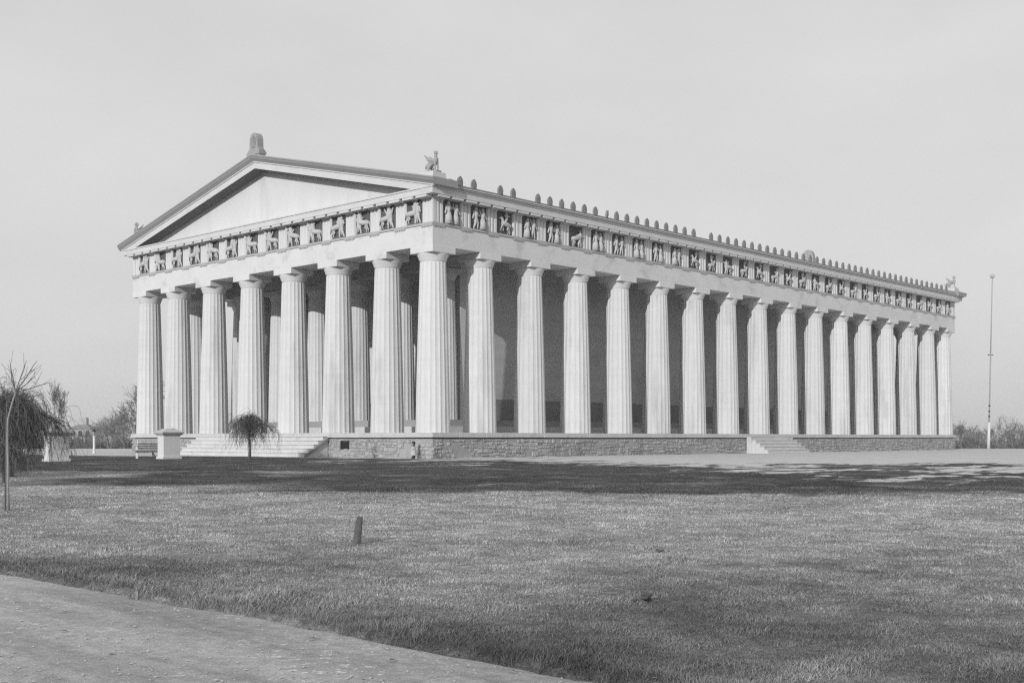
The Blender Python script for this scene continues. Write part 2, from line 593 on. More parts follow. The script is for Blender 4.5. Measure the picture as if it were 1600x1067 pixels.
# lookup table for tone and height so that hundreds of thousands of blades stay cheap
TS = 0.25
tx0, ty0, tnx, tny = -42.0, -58.0, 200, 280
tabT = np.zeros((tnx, tny), np.float32); tabZ = np.zeros((tnx, tny), np.float32); tabN = np.zeros((tnx, tny), np.float32)
for i in range(tnx):
    for j in range(tny):
        x, y = tx0 + i * TS, ty0 + j * TS
        tabT[i, j] = grass_tone(x, y)
        tabZ[i, j] = float(np.interp(depth(x, y), HD, HZ)) + 0.035 * fbm(x, y, 0.25, 2) + 0.02 * fbm(x, y, 1.1, 2, 6.0)
        tabN[i, j] = fbm(x, y, 1.1, 3, 21.0)


FS = 0.09
fnx, fny = 310, 430
fx0, fy0 = -41.0, -53.0
tabF = np.zeros((fnx, fny), np.float32)
for i in range(fnx):
    for j in range(fny):
        x, y = fx0 + i * FS, fy0 + j * FS
        tabF[i, j] = mnoise.noise(Vector((x * 2.3, y * 2.3, 3.0))) * .65 + mnoise.noise(Vector((x * 5.2, y * 5.2, 9.0))) * .35


def look(tab, x, y):
    if tab is tabF:
        u = np.mod((x - fx0) / FS, fnx - 1.01); v = np.mod((y - fy0) / FS, fny - 1.01)
        i, j = u.astype(int), v.astype(int)
        return tab[i, j]
    u = np.clip((x - tx0) / TS, 0, tnx - 1.001); v = np.clip((y - ty0) / TS, 0, tny - 1.001)
    i, j = u.astype(int), v.astype(int); a, b = u - i, v - j
    return tab[i, j] * (1 - a) * (1 - b) + tab[i + 1, j] * a * (1 - b) + tab[i, j + 1] * (1 - a) * b + tab[i + 1, j + 1] * a * b


def grass_mesh():
    P, Wd, E = make_grass()
    inside = (P[:, 0] > tx0) & (P[:, 0] < tx0 + TS * (tnx - 2)) & (P[:, 1] > ty0) & (P[:, 1] < ty0 + TS * (tny - 2))
    P, Wd, E = P[inside], Wd[inside], E[inside]
    n = len(P)
    rs = np.random.RandomState(5)
    x, y = P[:, 0], P[:, 1]
    z = look(tabZ, x, y)
    kk = np.clip((E + 0.02) / 0.16, 0, 1); z = z - 0.07 * (1 - kk * kk * (3 - 2 * kk)) - 0.005
    tuft = look(tabN, x, y)
    h = (0.017 + 0.032 * np.clip(tuft + 0.05, 0, 1) + 0.10 * np.clip(tuft - 0.30, 0, 1)) * rs.uniform(0.5, 1.5, n)
    clump = look(tabF, x, y)
    h *= 1 + 0.9 * np.clip(clump, -.4, .8)
    rim = np.exp(-np.clip(E, 0, 9) / 0.5)
    h *= 1 + 1.9 * rim
    h *= np.where(Wd > 0.012, 0.8, 1.0)
    az = rs.uniform(0, 2 * PI, n)
    lean = rs.uniform(0.4, 2.2, n) * h
    wv = np.stack([-np.sin(az), np.cos(az), np.zeros(n)], 1) * Wd[:, None]
    base = np.stack([x, y, z], 1)
    dirv = np.stack([np.cos(az), np.sin(az), np.zeros(n)], 1)
    mid = base + dirv * (lean * 0.35)[:, None] + np.array([0, 0, 1]) * (h * 0.6)[:, None]
    tip = base + dirv * lean[:, None] + np.array([0, 0, 1]) * h[:, None]
    V = np.empty((n, 5, 3), np.float32)
    V[:, 0] = base - wv; V[:, 1] = base + wv; V[:, 2] = mid + wv * 0.75; V[:, 3] = mid - wv * 0.75; V[:, 4] = tip
    me = bpy.data.meshes.new('grass')
    me.vertices.add(n * 5)
    me.vertices.foreach_set('co', V.ravel())
    o = np.arange(n) * 5
    L = np.concatenate([np.stack([o, o + 1, o + 2, o + 3], 1), ], 1)
    loops = np.empty((n, 7), np.int32)
    loops[:, :4] = L
    loops[:, 4] = o + 3; loops[:, 5] = o + 2; loops[:, 6] = o + 4
    me.loops.add(n * 7)
    me.loops.foreach_set('vertex_index', loops.ravel())
    me.polygons.add(n * 2)
    st = np.empty((n, 2), np.int32); st[:, 0] = np.arange(n) * 7; st[:, 1] = np.arange(n) * 7 + 4
    me.polygons.foreach_set('loop_start', st.ravel())
    me.update(calc_edges=True)
    tone = look(tabT, x, y) * rs.uniform(0.85, 1.15, n) * (1 + 0.95 * np.clip(clump, -.65, .6))
    dead = rs.rand(n) < 0.04
    tone = np.where(dead, tone * 1.5 + 0.03, tone)
    tone = np.clip(tone, 0.03, 0.62)
    tone = tone * (1 - 0.25 * rim)  # darker blades along the path: shadowed tuft sides put into their colour
    at = me.attributes.new('tone', 'FLOAT', 'POINT')
    at.data.foreach_set('value', np.repeat(tone, 5).astype(np.float32))
    me.materials.append(MAT['grass'])
    ob = bpy.data.objects.new('grass', me); COL.objects.link(ob); ob['kind'] = 'stuff'
    return n


NG = grass_mesh()

# ------------------------------------------------------------------ the temple
S0, S1 = 3.69, 4.293
FL = [0] + [S0 + S1 * i for i in range(15)]; FL.append(FL[-1] + S0)      # flank axes (X)
FR = [0] + [S0 + S1 * i for i in range(6)]; FR.append(FR[-1] + S0)       # front axes (Y)
LX, LY = FL[-1], FR[-1]
YC = LY / 2
GZ = -1.385
T = thing('temple', 'white columned temple with fluted Doric columns, carved frieze and gabled front on a rubble plinth', 'temple', (0, 0, GZ))


def tpart(mb_or_mesh, name, mat, loc=(0, 0, 0), rz=0, smooth=False, kind=None, scale=None, parent=None):
    """part of the temple given in stylobate coordinates"""
    me = mb_or_mesh if isinstance(mb_or_mesh, bpy.types.Mesh) else mb_or_mesh.mesh(name, smooth)
    o = link(name, me, mat, parent or T, loc if parent else (loc[0], loc[1], loc[2] - GZ), rz, scale, kind)
    return o


def shaft_mesh(h, r0, r1, name, flutes=20, per=6, depth_=0.05):
    rings = []
    N = 16
    for k in range(N + 1):
        t = k / N
        r = r0 + (r1 - r0) * t + 0.018 * math.sin(PI * t)
        ring = []
        for i in range(flutes * per):
            ph = (i % per) / per
            cut = 4 * ph * (1 - ph)
            rr = r * (1 - depth_ * cut * (0.9))
            a_ = 2 * PI * (i / (flutes * per))
            ring.append((rr * math.cos(a_), rr * math.sin(a_), h * t))
        rings.append(ring)
    mb = MB().loft(rings)
    me = mb.mesh(name)
    bm = bmesh.new(); bm.from_mesh(me)
    for f in bm.faces: f.smooth = len(f.verts) == 4
    for e in bm.edges:
        if len(e.link_faces) == 2 and e.calc_face_angle(0) > 0.45: e.smooth = False
    bm.to_mesh(me); bm.free()
    return me


def capital_mesh(z0, r, rt, h, name):
    p = [(r * 0.985, 0), (r * 1.0, 0.05), (r * 1.02, 0.055), (r * 1.02, 0.075), (r * 1.05, 0.08), (r * 1.05, 0.1)]
    for t, q in ((0.2, .24), (0.4, .48), (0.6, .70), (0.78, .9), (0.9, 1.0), (0.96, .99), (1.0, .94)):
        p.append((r * 1.05 + (rt - r * 1.05) * q, 0.1 + (h - 0.1) * t))
    me = MB().lathe(p, 32).mesh(name, True)
    bm = bmesh.new(); bm.from_mesh(me)
    for e in bm.edges:
        if len(e.link_faces) == 2 and e.calc_face_angle(0) > 0.5: e.smooth = False
    bm.to_mesh(me); bm.free()
    return me


SH, CH = 9.21, 0.458
m_shaft = shaft_mesh(SH, 0.96, 0.715, 'column')
m_cap = capital_mesh(SH, 0.705, 0.86, CH, 'capital')
m_abac = bevel(MB().box(-.874, -.874, 0, .874, .874, .35).mesh('abacus'), 0.012)
m_ishaft = shaft_mesh(8.3, 0.80, 0.61, 'column_inner')
m_icap = capital_mesh(8.3, 0.60, 0.74, 0.42, 'capital_inner')
m_iabac = MB().box(-.76, -.76, 0, .76, .76, .3).mesh('abacus_inner')


def column(x, y, z=0, inner=False):
    s = tpart(m_ishaft if inner else m_shaft, 'column', 'shaft', (x, y, z), rng.randrange(20) * PI / 10)
    h = 8.3 if inner else SH
    c = tpart(m_icap if inner else m_cap, 'capital', 'plaster', (0, 0, h), parent=s)
    tpart(m_iabac if inner else m_abac, 'abacus', 'architrave', (0, 0, h + (0.42 if inner else CH)), -s.rotation_euler.z, parent=s)


for x in FL: column(x, 0)
for y in FR[1:]: column(0, y)
for x in FL[1:]: column(x, LY)
for y in FR[1:-1]: column(LX, y)
for off_ in (-10.0, -6.27, -2.09, 2.09, 6.27, 10.0):
    column(5.3, YC + off_, 0.8, True)
    column(LX - 5.3, YC + off_, 0.8, True)

# platform, plinth
E1 = 0.98
plinth = tpart(MB().box(-.875, -.875, GZ - .5, LX + .875, LY + .875, -.335), 'plinth_wall', 'mortar')
tpart(MB().box(-.78, -.78, -.36, LX + .78, LY + .78, -.275), 'recessed_joint', 'iron')
tpart(MB().box(-.5, -.5, -.272, LX + .5, LY + .5, -.003), 'platform_floor', 'floor')


def run(total, lo, hi):
    xs = [0.0]
    while xs[-1] < total - hi:
        xs.append(xs[-1] + rng.uniform(lo, hi))
    if total - xs[-1] < lo * 0.6 and len(xs) > 1: xs.pop()
    xs.append(total)
    return xs


def coping_line(axis, a, b, fixed0, fixed1):
    xs = run(b - a, 1.5, 2.9)
    for p, q in zip(xs[:-1], xs[1:]):
        g = 0.008
        dz = rng.uniform(-.006, .006)
        dx = rng.uniform(-.01, .01)
        if axis == 'x': mb = MB().box(a + p + g, fixed0 + dx, -.27 + dz, a + q - g, fixed1, dz)
        else: mb = MB().box(fixed0 + dx, a + p + g, -.27 + dz, fixed1, a + q - g, dz)
        tpart(bevel(mb.mesh('coping_block'), 0.015), 'coping_block', 'coping')


coping_line('y', -E1, LY + E1, -E1, -.497)
coping_line('x', -.49, LX + E1, -E1, -.497)
tpart(MB().box(-.49, LY + .497, -.27, LX + E1, LY + E1, 0), 'coping_block', 'coping')
tpart(MB().box(LX + .497, -.49, -.27, LX + E1, LY + .49, 0), 'coping_block', 'coping')

# rubble stones of the plinth
stone_meshes = []
for k in range(10):
    mb = MB()
    q = lambda s: rng.uniform(-s, s)
    # chamfered irregular block: x across, z up, outward -y
    c = [(-.5 + q(.02), -.5 + .16 * rng.random()), (-.42 + q(.06), -.5 + q(.02)), (.42 + q(.06), -.5 + q(.02)), (.5 + q(.02), -.5 + .16 * rng.random()),
         (.5 + q(.02), .5 - .16 * rng.random()), (.4 + q(.06), .5 + q(.02)), (-.4 + q(.06), .5 + q(.02)), (-.5 + q(.02), .5 - .16 * rng.random())]
    r0 = [(p[0], .5, p[1]) for p in c]
    r1 = [(p[0], -.1 + q(.2), p[1]) for p in c]
    r2 = [(p[0] * .82 + q(.03), -.42 + q(.18), p[1] * .78 + q(.04)) for p in c]
    mb.loft([r0, r1, r2])
    stone_meshes.append(mb.mesh('stone'))

stones = []      # (dist, matrix parts)
STAIR_F = (YC - 6.6, YC + 6.6)
STAIR_X = (30.75, 36.75)


def courses(a, b, place, skip):
    """random rubble: short panels with their own course heights, here and there a tall stone"""
    x0 = a
    while x0 < b - .05:
        x1 = min(b, x0 + rng.uniform(.7, 1.7))
        if b - x1 < .4: x1 = b
        z = -.345
        while z > GZ - 0.02:
            h = rng.uniform(.10, .28)
            if z - h < GZ: h = z - GZ + 0.1
            x = x0 + rng.uniform(-.1, .1)
            while x < x1 - .06:
                wd = rng.uniform(.16, .58)
                if x + wd > x1 - .1: wd = x1 - x + rng.uniform(-.08, .08)
                cx = x + wd / 2
                if not skip(cx, z - h / 2) and fbm(cx + 31, z * 1.6, .7, 2, a) < .26:
                    stones.append((place(cx), wd - .02, h - .02 + rng.uniform(-.015, .015), z - h / 2 + rng.uniform(-.012, .012), rng.uniform(.085, .14)))
                x += wd
            z -= h
        x0 = x1


courses(-.88, LY + .86, lambda s: (-.84, s, -PI / 2), lambda s, z: STAIR_F[0] - .05 < s < STAIR_F[1] + .05 or (3.75 < 100 and 5.9 < s < 6.75 and -.95 < z < -.42))
courses(-.70, LX + .86, lambda s: (s, -.84, 0), lambda s, z: STAIR_X[0] - .05 < s < STAIR_X[1] + .05)
stones.sort(key=lambda s: math.hypot(s[0][0] - CX, s[0][1] - CY))
rest = MB()
# place them: objects for the nearest 290, one joined part for the others
for k, ((x, y, rz), wd, h, z, dp) in enumerate(stones):
    me = rng.choice(stone_meshes)
    if k < 290:
        o = link('stone', me, 'stone', plinth, (x, y, z - GZ), rz, (wd, dp * 1.6, h))
        o.location.z = z
        o.rotation_euler = (0, rng.uniform(-.03, .03), rz)
    else:
        M_ = Matrix.Translation((x, y, z)) @ Matrix.Rotation(rz, 4, 'Z') @ Matrix.Diagonal((wd, dp * 1.6, h, 1))
        rest.add([M_ @ v.co for v in me.vertices], [tuple(p.vertices) for p in me.polygons])
rest_o = build(rest, 'rubble_stonework', 'stone', plinth, kind='stuff')
# vent opening in the front plinth
vent = tpart(MB().box(-1.0, 5.95, -.93, -.80, 6.70, -.44), 'vent_opening', 'black')
vent.location.x += 0.07

# stairs
def stairs(side, a, b, n=6, tread=.34):
    h = (-GZ + .03) / n
    for k in range(n - 1):
        z1 = -h * (k + 1)
        o0 = E1 + tread * k + (0.002 if k else -.05)
        o1 = E1 + tread * (k + 1)
        j = rng.uniform(-.012, .012)
        if side == 'front': mb = MB().box(-o1 + j, a, GZ - .1, -o0, b, z1)
        else: mb = MB().box(a, -o1 + j, GZ - .1, b, -o0, z1)
        # each step is a block with a nosing
        me = mb.mesh('step')
        o = tpart(bevel(me, 0.012), 'step', 'step')
        if side == 'front': nm = MB().box(-o1 - .035 + j, a - .03, z1 + .002, -o0 + .0, b + .03, z1 + .052)
        else: nm = MB().box(a - .03, -o1 - .035 + j, z1 + .002, b + .03, -o0 + .0, z1 + .052)
        tpart(bevel(nm.mesh('step_nosing'), 0.01), 'tread', 'step', (0, 0, 0), parent=o)


stairs('front', STAIR_F[0], STAIR_F[1])
stairs('flank', STAIR_X[0], STAIR_X[1])
# dark stringer board on the near side of the front stairs
mb = MB()
mb.prism([(-.98, -.30), (-.98, -.46), (-2.62, -1.39), (-2.75, -1.33)], 'y', STAIR_F[0] - .12, STAIR_F[0] - .045)
tpart(mb, 'stringer', 'dado')

# cella
tpart(MB().box(4.0, 2.9, 0.0, LX - 4.0, LY - 2.9, .40), 'cella_step', 'step')
tpart(MB().box(4.4, 3.3, .40, LX - 4.4, LY - 3.3, .80), 'cella_step', 'cella_base')
CT = 11.2
for y0, y1, s in ((4.1, 5.1, 1), (LY - 5.1, LY - 4.1, -1)):
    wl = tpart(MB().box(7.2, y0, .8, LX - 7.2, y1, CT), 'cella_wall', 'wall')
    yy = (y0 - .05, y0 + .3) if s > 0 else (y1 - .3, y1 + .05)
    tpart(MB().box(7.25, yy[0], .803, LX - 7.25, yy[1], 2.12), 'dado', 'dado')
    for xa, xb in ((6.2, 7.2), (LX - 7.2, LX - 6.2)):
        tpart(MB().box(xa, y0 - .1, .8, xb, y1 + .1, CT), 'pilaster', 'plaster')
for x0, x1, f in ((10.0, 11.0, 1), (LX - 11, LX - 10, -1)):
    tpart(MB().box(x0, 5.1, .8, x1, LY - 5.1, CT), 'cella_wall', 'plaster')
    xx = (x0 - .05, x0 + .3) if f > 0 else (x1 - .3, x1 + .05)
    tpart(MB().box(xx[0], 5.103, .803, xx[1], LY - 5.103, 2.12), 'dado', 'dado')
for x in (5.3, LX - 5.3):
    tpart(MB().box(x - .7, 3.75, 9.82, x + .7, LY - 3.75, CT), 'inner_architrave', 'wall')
tpart(MB().box(.6, .6, CT + .003, LX - .6, LY - .6, CT + .3), 'ceiling', 'soffit_shade')

# entablature
A = .86
ZA0, ZA1, ZT1, ZF1, ZG0, ZG1 = 10.018, 11.13, 11.25, 12.66, 12.66, 13.05


def ring(name, mat, p_out, p_in, z0, z1, bev=0):
    for mb in (MB().box(-p_out, -p_out, z0, -p_in, LY + p_out, z1), MB().box(-p_in, -p_out, z0, LX + p_in, -p_in, z1),
               MB().box(-p_in, LY + p_in, z0, LX + p_in, LY + p_out, z1), MB().box(LX + p_in, -p_out, z0, LX + p_out, LY + p_out, z1)):
        tpart(mb, name, mat)


ring('architrave', 'architrave', A, -A, ZA0, ZA1)
ring('taenia', 'taenia', A + .06, -A + .1, ZA1 + .002, ZT1)
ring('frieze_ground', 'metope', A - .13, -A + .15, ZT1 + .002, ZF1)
ring('geison', 'geison', 1.35, 0.3, ZG0 + .004, ZG1 - .075)
ring('geison_moulding', 'geison', 1.40, 0.3, ZG1 - .073, ZG1)

# triglyphs, metopes with reliefs, regulae, mutules
FH = ZF1 - ZT1
prof = [(-.4225, -.08), (-.352, 0), (-.211, 0), (-.141, -.08), (-.07, 0), (.07, 0), (.141, -.08), (.211, 0), (.352, 0), (.4225, -.08)]
poly = [(u, -d) for u, d in prof] + [(.4225, .2), (-.4225, .2)]
m_tri = MB().prism(poly, 'z', 0.004, FH - .18).box(-.43, -.03, FH - .178, .43, .2, FH - .02).mesh('triglyph')
mb = MB().box(-.4225, -.055, -.08, .4225, .1, 0)
for k in range(6):
    u = -.35 + .14 * k
    mb.lathe([(.032, -.125), (.026, -.079)], 6, (u, -.025))
m_reg = mb.mesh('regula')
m_mut = MB().box(-.42, -.405, -.13, .42, .1, 0.006).mesh('mutule')
mb = MB()
for gx_ in range(6):
    for gy_ in range(2):
        mb.lathe([(.028, -.155), (.028, -.131)], 5, (-.33 + .132 * gx_, -.3 + .16 * gy_))
m_mutg = mb.mesh('guttae')


def human(mb, x, z0, h, lean=0.0, arms=((.25, .1), (-.2, .2)), legs=((-.1, 0), (.12, 0)), draped=False, y=-.11, face=1):
    """standing relief figure: x across, z up, -y outward"""
    hip = (x + lean * .45, y, z0 + h * .5); ch = (x + lean * .8, y, z0 + h * .76); hd = (x + lean + .02 * face, y - .02, z0 + h * .92)
    mb.limb(hip, ch, h * .105, h * .135, 8)
    mb.limb((ch[0], ch[1], ch[2] + .05 * h), hd, h * .04, h * .04, 6)
    mb.ball(hd, h * .085, 8, (1, 1, 1.2))
    if draped:
        mb.tube([(x, y + .02, z0), (x + lean * .2, y, z0 + h * .3), hip], [h * .20, h * .165, h * .12], 9)
        for q in (-.08, -.02, .05): mb.limb((x + q * h * 1.3, y - .1 * h, z0 + .02), (x + q * h + lean * .3, y - .09 * h, z0 + h * .45), .02 * h, .018 * h, 5)
    else:
        for i, (lx, lz) in enumerate(legs):
            kn = (hip[0] + lx * .7 * h + .04 * h * face, y - .03, z0 + h * .27 + lz * h * .5)
            ft = (hip[0] + lx * h * 1.1, y, z0 + lz * h + .03 * h)
            mb.limb(hip, kn, h * .095, h * .065, 7); mb.limb(kn, ft, h * .062, h * .04, 7)
            mb.limb(ft, (ft[0] + .07 * h * face, ft[1], ft[2] - .01), h * .028, h * .02, 5)
    for ax, az in arms:
        sx = ch[0] + (.1 * h if ax > 0 else -.1 * h)
        el = (sx + ax * .5 * h, y - .04, ch[2] - .1 * h + az * .3 * h)
        ha = (sx + ax * h, y - .05, ch[2] - .05 * h + az * h)
        mb.limb((sx, y, ch[2] + .03 * h), el, h * .055, h * .044, 6); mb.limb(el, ha, h * .044, h * .034, 6)


def horse(mb, x, z0, s, f=1, rear=0.0, y=-.12, neck=True):
    """horse body facing f; rear lifts the front"""
    hp = (x - f * .27 * s, y, z0 + .50 * s); sh = (x + f * .22 * s, y - .02, z0 + (.52 + rear * .3) * s)
    mb.limb(hp, sh, .145 * s, .15 * s, 9)
    for k, (dx, fold) in enumerate(((-.04, 0), (.1, .05))):
        kn = (hp[0] + f * (.06 + dx) * s, y - .02 * k, z0 + .27 * s); hk = (hp[0] + f * (-.06 + dx) * s, y, z0 + .15 * s)
        mb.limb(hp, kn, .09 * s, .05 * s, 6); mb.limb(kn, hk, .05 * s, .03 * s, 6); mb.limb(hk, (hp[0] + f * (dx) * s, y, z0 + .01), .03 * s, .022 * s, 5)
    for k, dx in enumerate((.05, .18)):
        kn = (sh[0] + f * dx * s, y - .03 * k, z0 + (.27 + rear * .45) * s)
        mb.limb(sh, kn, .07 * s, .04 * s, 6); mb.limb(kn, (kn[0] + f * (-.05 + .1 * k) * s, y, max(z0 + .02, kn[2] - .24 * s)), .035 * s, .024 * s, 5)
    mb.tube([hp, (hp[0] - f * .16 * s, y, hp[2] + .02 * s), (hp[0] - f * .2 * s, y, hp[2] - .25 * s)], [.04 * s, .035 * s, .02 * s], 5)
    if neck:
        nk = (sh[0] + f * .2 * s, y - .03, sh[2] + .33 * s)
        mb.limb(sh, nk, .11 * s, .07 * s, 7); mb.limb(nk, (nk[0] + f * .16 * s, y - .03, nk[2] - .09 * s), .06 * s, .04 * s, 6)
    return sh


def centaur(mb, x, z0, s, f=1, rear=.2):
    sh = horse(mb, x, z0, s, f, rear, neck=False)
    t = (sh[0] + f * .1 * s, sh[1], sh[2] + .38 * s)
    mb.limb(sh, t, .13 * s, .14 * s, 8)
    mb.ball((t[0] + f * .03 * s, t[1] - .03, t[2] + .22 * s), .1 * s, 8, (1, 1, 1.2))
    mb.limb(t, (t[0] + f * .22 * s, t[1] - .05, t[2] + .02 * s), .045 * s, .035 * s, 6)
    mb.limb(t, (t[0] - f * .16 * s, t[1] - .05, t[2] + .2 * s), .045 * s, .03 * s, 6)


REL = []
for k in range(14):      # centaur fights for the front
    f = 1 if k % 2 else -1
    c = MB(); centaur(c, -.16 * f, 0.03, rng.uniform(1.02, 1.14), f, rng.choice((0, .15, .35)))
    h = MB(); human(h, .33 * f, 0.02, rng.uniform(1.06, 1.2), lean=rng.uniform(-.14, .12), face=-f,
                    arms=((-.26 * f, rng.uniform(-.1, .25)), (.12 * f, rng.uniform(-.2, .2))), legs=((-.14, 0), (.16, 0)))
    REL.append((c.mesh('figure', True), h.mesh('figure', True)))
STA = []
for k in range(9):      # standing pairs, near half of the flank
    a_ = MB(); human(a_, -.28, 0.02, rng.uniform(1.1, 1.2), rng.uniform(-.05, .05), arms=((.16, rng.uniform(-.3, .1)), (-.12, -.25)), draped=k % 2 == 0)
    b_ = MB(); human(b_, .26, 0.02, rng.uniform(1.0, 1.15), rng.uniform(-.06, .06), arms=((.14, -.2), (-.16, rng.uniform(-.2, .25))), draped=k % 3 != 0, face=-1)
    STA.append((a_.mesh('figure', True), b_.mesh('figure', True)))
HOR = []
for k in range(23):      # horses and riders further along
    f = 1 if k % 2 else -1
    c = MB(); horse(c, -.05 * f, 0.02, rng.uniform(.82, 1.0), f, rng.choice((0, .1, .3)))
    h = MB()
    if k % 3: human(h, -.1 * f, rng.uniform(.45, .55), rng.uniform(.66, .76), rng.uniform(-.05, .12) * f, face=f, arms=((.2, rng.uniform(-.1, .25)), (-.18, rng.uniform(-.1, .15))), legs=((.1 * f, 0), (.16 * f, .1)), y=-.16)
    else: human(h, .30 * f, .02, rng.uniform(.95, 1.12), rng.uniform(-.2, .1) * f, face=-f, arms=((.2, rng.uniform(-.2, .2)), (-.24, rng.uniform(-.1, .2))), y=-.13)
    HOR.append((c.mesh('figure', True), h.mesh('figure', True)))


def frieze(side, n, length, pick):
    a0, a1 = -A + .4225, length + A - .4225
    st = (a1 - a0) / (n - 1)
    rz = -PI / 2 if side == 'front' else 0

    def at(s, d, z):       # along s, outward distance d from the axis line
        return (-d, s, z) if side == 'front' else (s, -d, z)
    for k in range(n):
        s = a0 + st * k + (.005 if k == 0 else -.005 if k == n - 1 else 0)
        tpart(m_tri, 'triglyph', 'plaster', at(s, A, ZT1), rz)
        tpart(m_reg, 'regula', 'taenia', at(s, A, ZA1), rz)
    for k in range(n - 1):
        s = a0 + st * (k + .5)
        wd = st - .845 - .006
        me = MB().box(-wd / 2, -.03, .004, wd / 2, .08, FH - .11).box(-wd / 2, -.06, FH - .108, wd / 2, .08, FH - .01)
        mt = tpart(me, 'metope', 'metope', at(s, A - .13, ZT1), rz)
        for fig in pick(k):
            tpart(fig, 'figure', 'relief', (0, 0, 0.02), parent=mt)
    for k in range(2 * n - 1):
        s = a0 + st * k / 2
        mu = tpart(m_mut, 'mutule', 'geison', at(s, A + .06, ZG0 + .002), rz)
        tpart(m_mutg, 'guttae', 'geison', (0, 0, 0), parent=mu, kind='stuff')


rng.shuffle(REL)
pairs, riders = list(STA), list(HOR)
frieze('front', 15, LY, lambda k: REL[k])
frieze('flank', 33, LX, lambda k: pairs.pop() if (k < 11 and k not in (2, 5)) else riders.pop())

for cx_, cy_ in ((-A, -A), (LX + A - .3, -A), (-A, LY + A - .3)):
    tpart(MB().box(cx_ + .008, cy_ + .008, ZT1 + .006, cx_ + .292, cy_ + .292, ZF1 - .02), 'corner_block', 'plaster')

# gables
SL = (17.24 - 13.43) / (YC + 1.68)
ZTIP = 13.43


def ztop(y):
    return ZTIP + SL * ((y + 1.68) if y <= YC else (LY + 1.68 - y))


def raking(xs, name, mat, y0):
    """cross section [(x, dz)...] swept up one slope and down the other"""
    o = []
    for ya, yb in ((y0, YC), (LY - y0, YC)):
        mb = MB().loft([[(x, y, ztop(y) + dz) for x, dz in xs] for y in (ya, yb)])
        o.append(tpart(mb, name, mat))
    return o


def gable(sgn, x0):
    X = lambda x: x0 + sgn * x
    tpart(MB().loft([[(X(xx), -.9, ZG1 - .02), (X(xx), LY + .9, ZG1 - .02), (X(xx), YC, ztop(YC) - .45)] for xx in (-.42, .2)]), 'tympanum', 'plaster')
    raking([(X(-1.36), -.84), (X(.2), -.84), (X(.2), -.46), (X(-1.36), -.46)], 'raking_geison', 'geison', -1.30)
    raking([(X(-1.33), -.848), (X(-.46), -.848), (X(-.46), -.844), (X(-1.33), -.844)], 'soffit_shade', 'soffit_shade', -1.0)  # added thin sheet, its dark colour carries the shade under the raking cornice
    raking([(X(-1.42), -.458), (X(.2), -.458), (X(.2), -.39), (X(-1.42), -.39)], 'raking_fillet', 'geison', -1.50)
    raking([(X(-1.44), -.388), (X(.25), -.388), (X(.25), 0), (X(-1.64), 0), (X(-1.66), -.08), (X(-1.62), -.12), (X(-1.58), -.22), (X(-1.49), -.32)], 'raking_sima', 'sima', -1.68)
    # apex ornament: round-headed slab on a stepped base
    mb = MB()
    pl = [(-.62, -.2), (.62, -.2), (.62, .34), (.5, .40), (.42, .55), (.40, 1.05), (.33, 1.25), (.2, 1.40), (.0, 1.46), (-.2, 1.40), (-.33, 1.25), (-.40, 1.05), (-.42, .55), (-.5, .40), (-.62, .34)]
    zt = ztop(YC)
    if sgn < 0: pl = [(u * 1.45, v * 1.45) for u, v in pl]
    mb.prism([(YC + u, zt + v - .1) for u, v in pl], 'x', X(-1.45), X(-1.0))
    ac = tpart(mb, 'apex_ornament', 'statue')
    rb = MB()
    for k in range(5):
        u = -.24 + .12 * k
        rb.limb((X(-1.47), YC + u * .6, zt + .45), (X(-1.47), YC + u * 1.15, zt + 1.16 - abs(u) * .5), .03, .045, 6)
    rb.box(min(X(-1.5), X(-.95)), YC - .66, zt - .02, max(X(-1.5), X(-.95)), YC + .66, zt + .14)
    tpart(rb, 'palmette', 'statue', (0, 0, 0), parent=ac).location = (0, 0, 0)


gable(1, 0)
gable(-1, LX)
# roof slopes
for s in (0, 1):
    y0 = -1.40 if s == 0 else LY + 1.40
    mb = MB().loft([[(x, y0, ztop(y0) - .18), (x, YC, ztop(YC) - .14), (x, YC, ztop(YC) - .34), (x, y0, ztop(y0) - .3)] for x in (-1.2, LX + 1.2)])
    tpart(mb, 'roof', 'roof')
for yy in ((-1.46, -.6), (LY + .6, LY + 1.46)):
    tpart(MB().box(-1.30, yy[0], ZG1 + .003, LX + 1.30, yy[1], ZG1 + .10), 'eave_gutter', 'sima')
    tpart(MB().box(-1.31, yy[0] - .03, ZG1 + .102, LX + 1.31, yy[1] + .03, ZG1 + .145), 'eave_edge', 'geison')

# antefixes along the eaves
pl = [(-.19, 0), (.19, 0), (.18, .1), (.17, .2), (.185, .33), (.165, .46), (.09, .56), (0, .64), (-.09, .56), (-.165, .46), (-.185, .33), (-.17, .2), (-.18, .1)]
mb = MB().prism([(u, v) for u, v in pl], 'y', -.05, .07)
for q in (-.09, 0, .09): mb.limb((q * .5, -.055, .12), (q, -.06, .50 - abs(q)), .018, .03, 5)
mb.box(-.21, -.07, -.01, .21, .35, .06)
m_ant = mb.mesh('antefix')
missing = (2.81, 6.0, 24.2)
x = 0.72
while x < 66:
    if min(abs(x - q) for q in missing) > .5:
        o = tpart(m_ant, 'antefix', 'antefix', (x, -1.36, ZG1 + .14), rng.uniform(-.05, .05))
        if abs(x - 13.5) < .5:
            o.rotation_euler = (0.1, .38, .5); o['label'] = 'dark leaning antefix among the upright ones'
    x += 1.0735
m_ant2 = m_ant
x = 0.72
while x < 66:
    tpart(m_ant, 'antefix', 'antefix', (x, LY + 1.36, ZG1 + .14), PI)
    x += 1.0735


